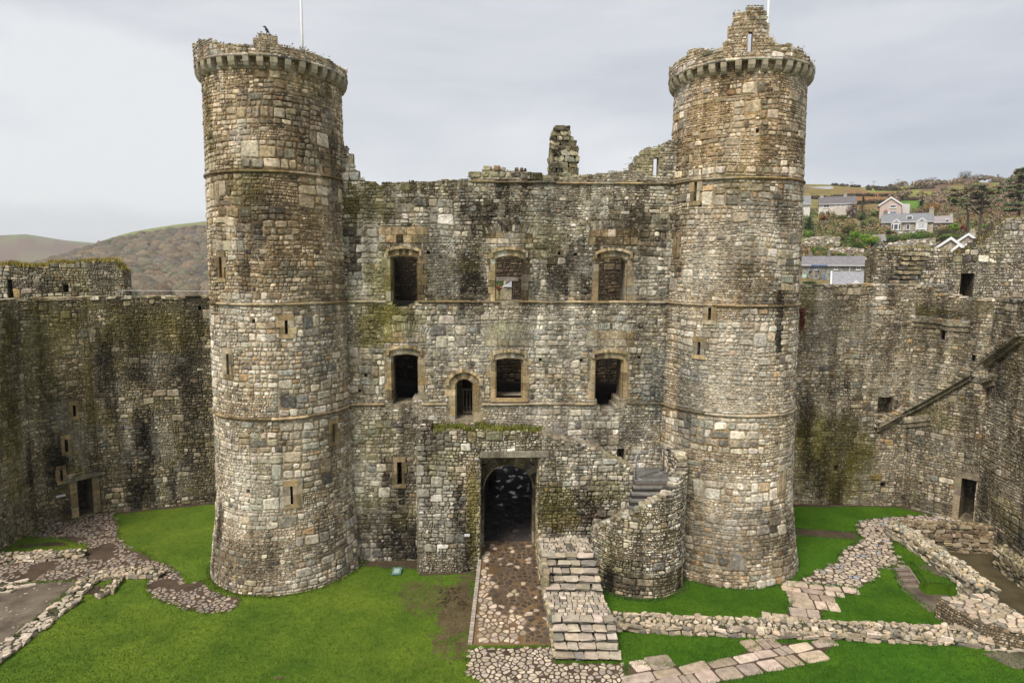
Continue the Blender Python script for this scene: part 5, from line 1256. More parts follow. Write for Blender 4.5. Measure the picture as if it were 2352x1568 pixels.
def terr(az, r):
    n = noise.noise(Vector((az * .25, r * .02, 0)))
    yy = r * math.cos(R(az)); zr = H + lin(TR, az) * 330 / math.cos(R(az))
    R_ = [(60, -2), (90, ZP[0] - 4), (104, ZP[1] - 2), (117, ZP[2] - .2), (133, ZP[3]), (152, ZP[4]), (180, ZP[5]), (330, zr), (420, zr - 4), (700, zr - 40), (2600, zr - 120)]
    zl = H + lin(TL, az) * 750; zf = H + lin(TF, az) * 1900
    L_ = [(60, -2), (150, -4), (260, -3), (750, zl), (950, zl - 15), (1300, min(zl - 60, 5)), (1900, zf), (2600, zf - 80)]
    w = sm((az + 6) / 10)
    return (1 - w) * lin(L_, r) + w * lin(R_, yy) + n * min(1.2, r * .004)
FIELDS = [((1860, 2010, 433, 440), (.20, .12, .05)), ((1990, 2080, 425, 436), (.16, .15, .035)), ((1870, 1960, 422, 432), (.17, .15, .04)), ((1985, 2160, 431, 447), (.19, .19, .045)), ((2056, 2122, 455, 479), (.09, .17, .02)), ((1890, 2050, 441, 466), (.20, .105, .04)), ((2285, 2330, 412, 421), (.15, .20, .03)), ((2110, 2180, 420, 440), (.14, .085, .05)), ((1860, 1950, 436, 450), (.17, .13, .04))]
def proj(p):
    q = CR.transposed() @ (p - CP); return (1176 + FPX * q.x / -q.z, 784 - FPX * q.y / -q.z)
g = G(); azs = frange(-58, 58, .34); rs = [62, 75, 88, 98, 108, 116, 124, 132, 140, 148, 156, 164, 172, 180] + frange(188, 330, 5)[0:] + [338, 350, 380, 430, 500, 560, 620, 680, 720, 750, 780, 850, 950, 1100, 1300, 1500, 1650, 1750, 1830, 1900, 2000, 2300, 2600]
for r in rs:
    for az in azs:
        p = Vector((math.sin(R(az)) * r, math.cos(R(az)) * r, terr(az, r))); g.V.append(p)
        if az < -3:
            if r < 950: n = noise.noise(Vector((p.x * .012, p.y * .012, 1))); top_ = r > 690 - 40 * n; c = (.17, .19, .06) if top_ else (.16, .12, .09)
            else:
                n = noise.noise(Vector((az * .6, r * .006, 3))); c = (.15, .105, .075) if n > -.05 else ((.13, .17, .06) if n < -.3 else (.16, .14, .08))
        else:
            px, py = proj(p); n = noise.noise(Vector((p.x * .05, p.y * .05, 2)))
            c = (.17, .135, .06) if n > 0 else (.145, .15, .05)
            if r > 215: c = (.165, .115, .045) if n > .1 else ((.17, .155, .05) if n > -.25 else (.12, .085, .055))
            for (x0, x1, y0, y1), fc in FIELDS:
                j = 4 * n
                if x0 + j * 2 < px < x1 + j * 2 and y0 + j < py < y1 + j and r > 190: c = fc
        g.C.append(c)
na = len(azs)
for j in range(len(rs) - 1):
    for i in range(na - 1): a = j * na + i; g.F.append((a, a + 1, a + na + 1, a + na))
struct(make('hills', g, M_TERR, smooth=True))
def on_hill(px, r):
    a = az_of(px, 500); r = r / math.cos(R(a)); return Vector((math.sin(R(a)) * r, math.cos(R(a)) * r, terr(a, r)))

# leafless wood on the left hillside
rng = random.Random(8); g = G(); g2 = G()
def crown(g, p, rad, hgt, n, rng, col, sz, up=.35):
    for k in range(n):
        t = rng.uniform(0, 6.283); ph = math.acos(rng.uniform(-.25, 1)); q = rng.uniform(.72, 1.05)
        d = Vector((math.sin(ph) * math.cos(t), math.sin(ph) * math.sin(t), math.cos(ph)))
        c = Vector((p.x + d.x * rad * q, p.y + d.y * rad * q, p.z + d.z * hgt * q))
        a = (d.orthogonal().normalized() + Vector((rng.uniform(-.6, .6), rng.uniform(-.6, .6), rng.uniform(-.6, .6)))).normalized() * sz * rng.uniform(.5, 1.2); b = d.cross(a).normalized() * sz * rng.uniform(.3, .9)
        k_ = rng.uniform(.72, 1.28); g.quad(c, a, b, (col[0] * k_, col[1] * k_, col[2] * k_))
WOODC = [(.17, .135, .095), (.15, .125, .095), (.19, .155, .105), (.13, .115, .095), (.125, .12, .08), (.175, .13, .085)]
cnt = 0
for k in range(3600):
    az = rng.uniform(-46, -22); r = 270 + 470 * rng.random() ** 1.25
    if terr(az, r) < -1.5 and r > 290: continue
    nz = noise.noise(Vector((az * .9, r * .02, 4)))
    if r > 640 + 40 * nz: continue
    rad = rng.uniform(3.2, 6.0) * (1.0 if r < 500 else .9); c = rng.choice(WOODC)
    if r > 560: c = tuple(x * .85 for x in c)
    P0 = Vector((math.sin(R(az)) * r, math.cos(R(az)) * r, terr(az, r) + rad * .15)); k_ = rng.uniform(.8, 1.2); c = tuple(x * k_ for x in c); sd = rng.uniform(0, 99)
    vs = []; n_, m_s = 9, 5
    for a in range(m_s):
        ph = math.pi * .62 * a / (m_s - 1)
        for b in range(n_):
            t = 2 * math.pi * (b + .5 * (a % 2)) / n_; d = Vector((math.sin(ph) * math.cos(t), math.sin(ph) * math.sin(t), math.cos(ph))); q = rad * (1 + .38 * noise.noise(d * 1.9 + Vector((sd, 0, 0)))); vs.append(P0 + Vector((d.x * q, d.y * q, d.z * q * .95)))
    g.add(vs, [(a * n_ + b, a * n_ + (b + 1) % n_, (a + 1) * n_ + (b + 1) % n_, (a + 1) * n_ + b) for a in range(m_s - 1) for b in range(n_)], c)
    crown(g2, P0, rad * 1.03, rad * 1.0, 60 if r < 420 else 30, rng, c, .22 if r < 420 else .34)
n0 = len(g.V); g.V += g2.V; g.C += g2.C; nf = len(g.F); g.F += [tuple(i_ + n0 for i_ in f_) for f_ in g2.F]
o = make('woodland', g, M_WOODLAND, smooth=True); tag(o, 'brown leafless wood covering the hillside left of the left tower', 'woodland', kind='stuff')

# scrub between the houses on the right hillside
HBOX = [(1873, 1960, 450, 498, 176), (2008, 2066, 450, 497, 168), (2014, 2140, 488, 543, 144), (2139, 2186, 495, 522, 154), (1838, 2006, 580, 650, 110), (1908, 2010, 622, 665, 96), (1995, 2040, 538, 590, 128), (2140, 2262, 535, 600, 84), (1140, 1220, 630, 690, 112), (2254, 2285, 405, 426, 318), (2180, 2212, 424, 434, 296), (1836, 1904, 426, 438, 286)]
def hides(qx, qy, r, px_r): return any(x0 - px_r < qx < x1 + px_r and y0 - px_r < qy < y1 + px_r * 1.3 and r < Y for x0, x1, y0, y1, Y in HBOX)
g = G(); rng = random.Random(18)
SCRUB = [(.19, .16, .085), (.17, .165, .065), (.21, .155, .08), (.13, .15, .055), (.22, .15, .07), (.17, .14, .09), (.10, .14, .04)]
for k in range(1500):
    px = rng.uniform(1840, 2420); r = 118 + 130 * rng.random() ** 1.1; p = on_hill(px, r); qx, qy = proj(p)
    if r > 190 and px < 2130: continue
    if 2055 < qx < 2125 and 448 < qy < 482: continue
    c = rng.choice(SCRUB)
    if px > 2100 and r > 165: c = rng.choice([(.19, .14, .095), (.20, .16, .095), (.21, .13, .065), (.15, .14, .065)])
    rad = rng.uniform(.7, 1.6)
    if hides(qx, qy, r, rad * FPX / r): continue
    crown(g, p + Vector((0, 0, rad * .3)), rad, rad * rng.uniform(.7, 1.2), 70, rng, c, .19)
for k in range(420):
    px = rng.uniform(2040, 2420); r = rng.uniform(205, 330); p = on_hill(px, r); qx, qy = proj(p)
    if any(x0 < qx < x1 and y0 < qy < y1 for (x0, x1, y0, y1), _ in FIELDS[3:6]): continue
    rad = rng.uniform(1.0, 2.4)
    if hides(qx, qy, r, rad * FPX / r): continue
    crown(g, p + Vector((0, 0, rad * .3)), rad, rad * .8, 60, rng, rng.choice([(.18, .135, .10), (.20, .145, .09), (.15, .14, .075), (.19, .15, .10)]), .34)
for k in range(300):     # hedge lines along the field edges
    t = rng.random(); ln = rng.choice([((1860, 240), (2060, 255)), ((1990, 288), (2140, 282)), ((1900, 310), (2060, 300)), ((2050, 235), (2150, 232)), ((2100, 300), (2350, 320)), ((1960, 218), (2060, 226))]); px = ln[0][0] + (ln[1][0] - ln[0][0]) * t; r = ln[0][1] + (ln[1][1] - ln[0][1]) * t
    p = on_hill(px, r)
    if hides(*proj(p), r, 6): continue
    crown(g, p + Vector((0, 0, .3)), .9, .8, 12, rng, (.075, .06, .04), .45)
o = make('scrub', g, M_FOL); tag(o, 'brown and green scrub filling the hillside between the far houses', 'scrub', kind='stuff')

# =================================================================== HOUSES
def wall_win(root, x0, x1, z0, z1, y, frame=(.68, .68, .67), pane=(.06, .065, .075), bars=1, name='window'):
    g = G(); t = min(.14, (x1 - x0) * .12); d = .08
    for (a, b, c, e) in ((x0, x1, z0, z0 + t), (x0, x1, z1 - t, z1), (x0, x0 + t, z0 + t, z1 - t), (x1 - t, x1, z0 + t, z1 - t)): g.box(((a + b) / 2, y - d / 2, (c + e) / 2), (b - a, d, e - c), frame)
    for k in range(bars): xx = x0 + (x1 - x0) * (k + 1) / (bars + 1); g.box((xx, y - d / 2 + .01, (z0 + z1) / 2), (.07, d, z1 - z0 - 2 * t), frame)
    g.box(((x0 + x1) / 2, y - .07, z0 - .05), (x1 - x0 + .2, .16, .10), frame)
    w = make(name, g, M_PLAIN, root); g = G(); g.box(((x0 + x1) / 2, y - .02, (z0 + z1) / 2), (x1 - x0 - 2 * t, .04, z1 - z0 - 2 * t), pane); make('pane', g, M_GLASS, w)
def X(px, Y): return wp(px, 600, Y).x
def Z(py, Y, px=2000): return wp(px, py, Y).z
def chimney(root, x, y, z0, z1, w, col, pots=2, pot=(.30, .14, .08)):
    g = G(); g.box((x, y, (z0 + z1) / 2), (w, w * .8, z1 - z0), col); g.box((x, y, z1 + .06), (w * 1.18, w * .98, .14), col); c = make('chimney', g, M_RUBBLE, root)
    if pots:
        g = G()
        for k in range(pots): g.tube([(x + (k - (pots - 1) / 2) * .38, y, z1 + .12), (x + (k - (pots - 1) / 2) * .38, y, z1 + .6)], [.14, .11], 8, pot)
        make('chimney_pots', g, M_RUBBLE, c)
def long_house(name, label, px0, px1, pyb, pye, pyr, Y, depth, wall, roof, wallmat=None, cat='house', hip=0., below=2.5, group=None):
    xm = (px0 + px1) / 2; x0, x1 = X(px0, Y), X(px1, Y); zb, ze, zr = Z(pyb, Y, xm), Z(pye, Y, xm), Z(pyr, Y + depth * .5, xm); root = thing(name, label, cat, ((x0 + x1) / 2, Y, zb), group)
    g = G(); g.box(((x0 + x1) / 2, Y + depth / 2, (zb - below + ze) / 2), (x1 - x0, depth, ze - zb + below), wall)
    for x in (x0, x1):
        s = .0 if x == x0 else -.3; g.prism([Vector((x + s, Y, ze)), Vector((x + s, Y + depth, ze)), Vector((x + s, Y + depth / 2, zr - .12))], Vector((.3, 0, 0)), wall)
    make('wall', g, wallmat or M_PLAIN, root, fix=True)
    g = G(); o = .35; rx0, rx1 = x0 + hip, x1 - hip; t = Vector((0, 0, .16))
    A_ = [Vector((x0 - .2, Y - o, ze - .12)), Vector((x1 + .2, Y - o, ze - .12)), Vector((rx1 + (.2 if not hip else 0), Y + depth / 2, zr)), Vector((rx0 - (.2 if not hip else 0), Y + depth / 2, zr)), Vector((x1 + .2, Y + depth + o, ze - .12)), Vector((x0 - .2, Y + depth + o, ze - .12))]
    g.hexa([A_[0], A_[1], A_[2], A_[3], A_[0] + t, A_[1] + t, A_[2] + t, A_[3] + t], roof); g.hexa([A_[4], A_[5], A_[3], A_[2], A_[4] + t, A_[5] + t, A_[3] + t, A_[2] + t], roof)
    rf = make('roof', g, M_SLATE, root, fix=True)
    g = G(); g.box(((x0 + x1) / 2, Y - o - .03, ze - .02), (x1 - x0 + .4, .10, .14), (.60, .60, .58)); make('gutter', g, M_PLAIN, root)
    return root, rf, x0, x1, zb, ze, zr
def gable_house(name, label, px0, px1, pya, pye, pyb, Y, depth, wall, roof, barge=(.70, .70, .70), wallmat=None, below=2.5):
    x0, x1 = X(px0, Y), X(px1, Y); xm = (px0 + px1) / 2; za, ze, zb = Z(pya, Y, xm), Z(pye, Y, xm), Z(pyb, Y, xm); root = thing(name, label, 'house', ((x0 + x1) / 2, Y, zb)); c = (x0 + x1) / 2
    g = G(); g.prism([Vector((x0, Y, zb - below)), Vector((x1, Y, zb - below)), Vector((x1, Y, ze)), Vector((c, Y, za - .1)), Vector((x0, Y, ze))], Vector((0, depth, 0)), wall); make('wall', g, wallmat or M_PLAIN, root, fix=True)
    g = G(); o = .4; sl_ = (za - ze) / ((x1 - x0) / 2)
    for sg in (-1, 1):
        e = Vector((c + sg * ((x1 - x0) / 2 + o), Y - .25, ze - o * sl_)); a = Vector((c, Y - .25, za)); D = Vector((0, depth + .5, 0)); t = Vector((0, 0, .18)); g.hexa([e, a, a + D, e + D, e + t, a + t, a + D + t, e + D + t], roof)
    make('roof', g, M_SLATE, root, fix=True); g = G()
    for sg in (-1, 1):
        e = Vector((c + sg * ((x1 - x0) / 2 + o), Y - .31, ze - o * sl_ - .28)); a = Vector((c, Y - .31, za - .28)); t = Vector((0, 0, .44)); D = Vector((0, .055, 0)); g.hexa([e, a, a + D, e + D, e + t, a + t, a + t + D, e + t + D], barge)
    make('bargeboard', g, M_PLAIN, root, fix=True)
    return root, x0, x1, za, ze, zb
SLATE = (.16, .16, .175); DST = (.24, .22, .185)
# rendered long house
Y = 180; r_, rf, x0, x1, zb, ze, zr = long_house('house', 'long cream rendered house with dark slate roof high beside the right tower', 1873, 1957, 496, 468.5, 453, Y, 7, (.62, .58, .50), (.13, .12, .125))
for a, b, c, d in ((1883, 1898, 469.5, 477), (1914, 1921, 469, 475), (1925, 1929, 469, 475), (1936, 1948, 468, 474.5), (1889, 1900, 485, 492.5), (1912.5, 1924, 484.5, 492), (1935, 1949, 484, 492)): wall_win(r_, X(a, Y), X(b, Y), Z(d, Y), Z(c, Y), Y)
g = G(); g.box((X(1880, Y), Y - .04, (zb + Z(486, Y)) / 2), (.9, .08, Z(486, Y) - zb), (.16, .18, .26)); make('door', g, M_PLAIN, r_)
chimney(r_, X(1879, Y), Y + 3.5, zr - .4, zr + .5, .9, (.45, .42, .38), 0); chimney(r_, X(1933, Y), Y + 3.5, zr - .4, zr + .7, .9, (.40, .36, .32), 0)
g = G(); g.box((X(1922, Y), Y - 1.0, zb + 1.0), (3.6, 2.0, 2.2), (.50, .45, .39)); make('porch', g, M_PLAIN, r_)
# pink gable house
Y = 172; r_, x0, x1, za, ze, zb = gable_house('house', 'pinkish rendered house showing its gable end with white bargeboards', 2012, 2061, 453, 469, 494.5, Y, 10, (.50, .40, .35), (.24, .23, .23))
wall_win(r_, X(2035, Y), X(2049, Y), Z(478, Y), Z(470, Y), Y, bars=2); wall_win(r_, X(2028, Y), X(2036, Y), Z(489.5, Y), Z(486, Y), Y, (.7, .7, .7), (.5, .5, .5), 0)
g = G(); g.box((X(2043, Y), Y - .05, (Z(491, Y) + Z(486, Y)) / 2), (X(2051, Y) - X(2037, Y), .1, Z(486, Y) - Z(491, Y)), (.20, .24, .28)); make('garage_door', g, M_PLAIN, r_)
g = G(); g.box((x1 + 1.2, Y + 7, zb + 1.2), (2.6, 4.5, 4.0), (.55, .53, .50)); make('side_wing', g, M_PLAIN, r_)
# large stone house with two white bays
Y = 152; r_, rf, x0, x1, zb, ze, zr = long_house('house', 'large stone house with a grey slate roof, two white gabled bays and an arched porch', 2018, 2136, 538, 510, 492, Y, 8, (.40, .36, .28), (.19, .195, .205), M_HSTONE)
for a, b, ap in ((2040, 2063, 502), (2096, 2122, 500)):
    xa_, xb_ = X(a, Y), X(b, Y); g = G(); zt_, zl_ = Z(511, Y), Z(531, Y); g.box(((xa_ + xb_) / 2, Y - .6, (zt_ + zl_) / 2), (xb_ - xa_, 1.2, zt_ - zl_), (.62, .61, .59)); g.prism([Vector((xa_ - .2, Y - 1.3, zt_)), Vector((xb_ + .2, Y - 1.3, zt_)), Vector(((xa_ + xb_) / 2, Y - 1.3, Z(ap, Y)))], Vector((0, 2.8, 0)), (.58, .57, .56)); make('bay', g, M_PLAIN, r_, fix=True)
    m = (xa_ + xb_) / 2; w = xb_ - xa_
    if a < 2050: wall_win(r_, m - w * .22, m + w * .22, Z(527.5, Y), Z(514, Y), Y - 1.2, bars=0); wall_win(r_, m - w * .47, m - w * .27, Z(527, Y), Z(514, Y), Y - 1.2, bars=0); wall_win(r_, m + w * .27, m + w * .47, Z(527, Y), Z(514, Y), Y - 1.2, bars=0)
    else: wall_win(r_, m - w * .3, m + w * .3, Z(527, Y), Z(512.5, Y), Y - 1.2, pane=(.45, .46, .48), bars=1)
    g = G(); g.prism([Vector((m - w * .22, Y - 1.33, zt_ + .15)), Vector((m + w * .22, Y - 1.33, zt_ + .15)), Vector((m, Y - 1.33, Z(ap + 3.5, Y)))], Vector((0, .05, 0)), (.26, .24, .24)); make('gable_panel', g, M_SLATE, r_, fix=True)
wall_win(r_, X(2075.5, Y), X(2083.5, Y), Z(527, Y), Z(514.5, Y), Y, bars=0)
g = G(); xa_, xb_ = X(2074.5, Y), X(2089.5, Y); g.box(((xa_ + xb_) / 2, Y + 2.2, Z(499.5, Y)), (xb_ - xa_, 2.2, 1.0), (.6, .6, .58)); dm = make('dormer', g, M_PLAIN, rf)
g = G(); g.box(((xa_ + xb_) / 2, Y + 1.08, Z(499.3, Y)), ((xb_ - xa_) * .7, .06, .6), (.07, .07, .08)); make('pane', g, M_GLASS, dm)
chimney(r_, X(2026, Y), Y + 4, zr - .6, zr + .6, 1.0, DST, 2); chimney(r_, X(2132.5, Y), Y + 4, zr - .6, zr + 1.0, 1.1, (.36, .33, .25), 2, (.4, .36, .28))
g = G(); xa_, xb_ = X(2055, Y), X(2094, Y); zp, zq = Z(541, Y), Z(532.5, Y); yp = Y - 1.6; bays = 3; w = (xb_ - xa_) / bays
g.box(((xa_ + xb_) / 2, yp, zq + .12), (xb_ - xa_ + .3, 1.8, .24), (.20, .19, .18)); g.box(((xa_ + xb_) / 2, yp - .8, zq - .2), (xb_ - xa_, .2, .4), (.60, .59, .57))
for k in range(bays + 1): g.box((xa_ + w * k, yp - .8, (zp + zq) / 2), (.3, .24, zq - zp), (.62, .61, .59))
for k in (0, 2):
    g.box((xa_ + w * (k + .5), yp - .75, zp + (zq - zp) * .2), (w - .3, .12, (zq - zp) * .4), (.62, .61, .59))
make('porch', g, M_PLAIN, r_)
g = G(); g.box((xa_ + w * 1.5, yp - .3, (zp + zq) / 2), (w - .4, .1, zq - zp), (.12, .04, .03)); make('door', g, M_PLAIN, r_)
# annex
Y = 158; r_, rf, x0, x1, zb, ze, zr = long_house('cottage', 'low cottage with a pinkish slate roof right of the large stone house', 2139, 2180, 520, 511, 497.5, Y, 7, (.36, .33, .28), (.28, .24, .24), M_HSTONE, 'cottage')
g = G(); xa_, xb_ = X(2163, Y), X(2172.5, Y); g.box(((xa_ + xb_) / 2, Y + .8, Z(508, Y)), (xb_ - xa_, 1.6, 1.3), (.62, .62, .6)); dm = make('dormer', g, M_PLAIN, rf); g = G(); g.box(((xa_ + xb_) / 2, Y - .02, Z(508, Y)), ((xb_ - xa_) * .75, .06, .8), (.09, .09, .1)); make('pane', g, M_GLASS, dm)
chimney(r_, X(2178, Y), Y + 3.5, zr - .5, zr + .6, .8, (.42, .40, .36), 0)
# terrace row
Y = 117; r_, rf, x0, x1, zb, ze, zr = long_house('terraced_cottages', 'row of grey stone cottages under one long slate roof with four chimneys', 1842, 2003, 644, 609.5, 590, Y, 6.5, (.24, .235, .21), (.185, .175, .185), M_HSTONE, 'terrace')
for a, b, c, d, fc in ((1871.5, 1880, 611.5, 620.5, (.50, .55, .68)), (1917, 1925, 612, 620, (.66, .66, .64)), (1967, 1977, 611.5, 620, (.66, .66, .64)), (1871, 1880, 631, 641, (.62, .63, .66)), (1893, 1897, 631, 640, (.15, .28, .55))): wall_win(r_, X(a, Y), X(b, Y), Z(d, Y), Z(c, Y), Y, fc)
g = G(); g.box((X(1848, Y), Y - .05, Z(637, Y)), (.8, .1, 1.05), (.38, .55, .50)); make('door', g, M_PLAIN, r_)
g = G(); g.tube([(X(1864.5, Y), Y - .1, Z(609, Y)), (X(1864, Y), Y - .1, Z(641, Y))], .06, 6, (.08, .17, .36)); g.box(((X(1863, Y) + X(1901, Y)) / 2, Y - .44, ze - .02), (X(1901, Y) - X(1863, Y), .12, .18), (.08, .17, .36)); make('drainpipe', g, M_PLAIN, r_, label='blue drainpipe and gutter')
g = G(); g.tube([(X(1953, Y), Y - .1, Z(609.5, Y)), (X(1952, Y), Y - .1, Z(626, Y))], .09, 6, (.55, .53, .46)); make('drainpipe', g, M_PLAIN, r_)
for px, pt in ((1859.5, 579), (1904, 577), (1950, 576), (1996.5, 573)): chimney(r_, X(px, Y), Y + 3.2, zr - .9, Z(pt, Y + 3), .62, (.19, .18, .15), 0 if px < 1990 else 1, (.42, .12, .07))
# slate roof with a white gablet in front of it
Y = 104; r_, rf, x0, x1, zb, ze, zr = long_house('outbuilding', 'white building whose pale slate roof and gablet show above the right curtain wall', 1913, 2003, 668, 656, 626, Y, 7, (.62, .61, .59), (.25, .25, .265), None, 'building')
xa_, xb_ = X(1948, Y), X(1992, Y); m = (xa_ + xb_) / 2; g = G(); g.prism([Vector((xa_, Y - .6, Z(664, Y))), Vector((xb_, Y - .6, Z(664, Y))), Vector((m, Y - .6, Z(643, Y)))], Vector((0, 3, 0)), (.66, .66, .66)); make('gablet', g, M_PLAIN, r_, fix=True)
g = G(); g.box((x0 + .15, Y + 1.8, (ze + zr) / 2 - .2), (.22, .2, .2), (.6, .6, .6)); g.hexa([Vector((x0 - .25, Y - .4, ze)), Vector((x0 + .02, Y - .4, ze)), Vector((x0 + .02, Y + 3.4, zr)), Vector((x0 - .25, Y + 3.4, zr)), Vector((x0 - .25, Y - .4, ze + .25)), Vector((x0 + .02, Y - .4, ze + .25)), Vector((x0 + .02, Y + 3.4, zr + .25)), Vector((x0 - .25, Y + 3.4, zr + .25))], (.6, .59, .58)); make('verge', g, M_PLAIN, r_, fix=True)
# stone cottage behind the bushes
Y = 133; r_, x0, x1, za, ze, zb = gable_house('cottage', 'stone gable cottage half hidden by ivy with small white windows', 2000, 2036, 550, 571, 588, Y, 8, (.27, .245, .20), (.20, .185, .18), (.22, .20, .17), M_HSTONE)
for a, b, c, d in ((2017, 2024, 552, 558), (1998 + 2, 2007, 568, 576), (2011, 2020, 567, 582), (2022, 2029, 567, 574)): wall_win(r_, X(a, Y), X(b, Y), Z(d, Y), Z(c, Y), Y, bars=1, pane=(.4, .4, .42))
g = G(); g.hexa([Vector((X(1998, Y), Y + 2.0, Z(551, Y))), Vector((X(2034, Y), Y + 2.0, Z(553, Y))), Vector((X(2032, Y), Y + 6, Z(540, Y + 6))), Vector((X(2002, Y), Y + 6, Z(541, Y + 6)))] + [Vector((X(1998, Y), Y + 2.0, Z(551, Y) + .15)), Vector((X(2034, Y), Y + 2.0, Z(553, Y) + .15)), Vector((X(2032, Y), Y + 6, Z(540, Y + 6) + .15)), Vector((X(2002, Y), Y + 6, Z(541, Y + 6) + .15))], (.215, .19, .185)); make('rear_roof', g, M_SLATE, r_, fix=True)
# gabled houses at the right
Y = 92; gable_house('house', 'nearest gabled house with wide white bargeboards just above the right curtain block', 2192, 2252, 557, 582, 600, Y, 9, (.34, .28, .20), (.26, .225, .23), (.72, .72, .74), M_HSTONE)
Y = 90.5; gable_house('porch_roof', 'small white edged porch gable left of the nearest gabled house', 2188, 2212, 561, 571, 600, Y, 3, (.34, .28, .20), (.24, .22, .22), (.72, .72, .74), M_HSTONE)
Y = 100; gable_house('house', 'grey roofed house with one long white verge behind the nearest gabled house', 2146, 2214, 546, 569, 600, Y, 9, (.34, .29, .21), (.24, .235, .25), (.72, .72, .74), M_HSTONE)
Y = 112; r_, x0, x1, za, ze, zb = gable_house('house', 'farther house with a peaked white gable among the right hand roofs', 2198, 2240, 537, 551, 575, Y, 9, (.34, .29, .23), (.24, .22, .24), (.72, .72, .74), M_HSTONE)
chimney(r_, X(2231, Y), Y + 4, za - 1.2, za + .5, 1.0, (.42, .39, .31), 2, (.5, .42, .22))
# hilltop farm, barns
Y = 322; r_, rf, x0, x1, zb, ze, zr = long_house('farmhouse', 'small grey farmhouse with a chimney on the right skyline', 2256, 2283, 424, 416, 409, Y, 7, (.30, .28, .25), (.20, .20, .21), M_HSTONE, 'farmhouse')
chimney(r_, X(2275, Y), Y + 3.5, zr - .5, zr + 1.4, 1.0, (.22, .2, .18), 0); wall_win(r_, X(2262, Y), X(2266, Y), Z(421, Y), Z(418, Y), Y, bars=0)
Y = 300; long_house('barn', 'long low barn with a pale roof below the skyline beside the pine', 2184, 2208, 432, 430, 426.5, Y, 7, (.3, .28, .25), (.40, .40, .41), None, 'barn', below=.5)
Y = 290; long_house('barn', 'long flat grey barn roof on the slope against the right tower', 1840, 1902, 437, 434.5, 430, Y, 8, (.28, .27, .26), (.30, .31, .33), None, 'barn', below=.5)
Y = 175; long_house('house', 'sliver of a white house right beside the right tower edge', 1806, 1853.5, 492, 470, 452, Y, 7, (.6, .58, .54), (.2, .2, .21))
# house seen through the middle window
Y = 120; r_, rf, x0, x1, zb, ze, zr = long_house('cottage', 'small cottage with a grey roof glimpsed through the middle upper window', 1157, 1215, 668, 657.5, 640, Y, 7, (.30, .26, .18), (.27, .27, .30), M_HSTONE, 'cottage', hip=2.8)
wall_win(r_, X(1158.5, Y), X(1163.5, Y), Z(668, Y), Z(659, Y), Y, bars=0); wall_win(r_, X(1176, Y), X(1183, Y), Z(662, Y), Z(658, Y), Y, bars=1)

for o in [o for o in COL.objects if o.type == 'EMPTY' and o.get('category') in ('house', 'cottage', 'terrace', 'building', 'farmhouse', 'barn')]:
    az = math.atan2(o.location.x, o.location.y); o.rotation_euler = (0, 0, -az * .93); o.scale = (math.cos(az), 1, 1)

# garden walls and steps path on the slope
for lab, pts, h, Y in (('dry stone garden wall curving below the scrub left of the green bushes', [(1848, 562), (1862, 558), (1900, 556), (1930, 557)], 2.2, 138), ('terrace retaining wall above the row of cottages', [(1906, 578), (1940, 575), (1985, 579)], 1.6, 131), ('retaining wall on the slope below the large stone house', [(2040, 568), (2090, 560), (2150, 556)], 1.6, 118)):
    P = [wp(x, y + 8, Y) for x, y in pts]; g = G(); rg = random.Random(4)
    for a, b in zip(P[:-1], P[1:]):
        L_ = (b - a).length; n = int(L_ / .55)
        for k in range(n):
            for q in range(int(h / .3)): p = a.lerp(b, (k + rg.random() * .3) / n); g.stone((p.x, p.y + rg.uniform(-.1, .1), p.z + .3 * q), (.6, .5, .32), rg, pick(PAL_RIGHT, rg), 0, .1)
    tag(make('garden_wall', g, M_RUBBLE), lab, 'garden wall')
# person in red on the slope, cone beside
pb = wp(1944.6, 578.5, 128); pt_ = thing('person', 'tiny figure in red trousers and red hat standing on the slope above the cottages', 'person', tuple(pb))
me = bpy.data.meshes.new('body'); hh = .85; J = [(0, 0, .52), (0, 0, .75), (0, 0, .85), (0, -.01, .97), (-.10, 0, .50), (-.11, .01, .27), (-.12, 0, .03), (.10, 0, .50), (.11, .01, .27), (.12, 0, .03), (-.18, 0, .80), (-.25, -.02, .62), (-.22, -.10, .48), (.18, 0, .80), (.25, -.02, .62), (.22, -.10, .48)]
Rr_ = [.12, .14, .07, .085, .09, .065, .05, .09, .065, .05, .065, .05, .04, .065, .05, .04]
me.from_pydata([(x * hh, y * hh, z * hh) for x, y, z in J], [(0, 1), (1, 2), (2, 3), (0, 4), (4, 5), (5, 6), (0, 7), (7, 8), (8, 9), (1, 10), (10, 11), (11, 12), (1, 13), (13, 14), (14, 15)], [])
bo = bpy.data.objects.new('body', me); COL.objects.link(bo); bo.parent = pt_
m_ = bo.modifiers.new('Skin', 'SKIN'); me.skin_vertices.new() if not me.skin_vertices else None
for i, v_ in enumerate(me.skin_vertices[0].data): v_.radius = (Rr_[i] * hh, Rr_[i] * hh); v_.use_root = (i == 0)
bo.modifiers.new('Sub', 'SUBSURF').levels = 1
def plain(name, c):
    m, nt, b = new_mat(name); b.inputs['Base Color'].default_value = c + (1,); n = noise_n(nt, nd(nt, 'ShaderNodeNewGeometry').outputs['Position'], 20); nt.links.new(ramp(nt, n, .3, tuple(x * .8 for x in c), .7, c), b.inputs['Base Color']); return m
me.materials.append(plain('pale_jacket_skin', (.42, .36, .30)))
M_RED = plain('red_cloth', (.36, .07, .035))
g = G()
for s_ in (-1, 1): g.tube([pb + Vector((s_ * .09 * hh, 0, .55 * hh)), pb + Vector((s_ * .11 * hh, .01, .28 * hh)), pb + Vector((s_ * .12 * hh, 0, .04))], [.13 * hh, .10 * hh, .08 * hh], 10)
make('trousers', g, M_RED, pt_, smooth=True)
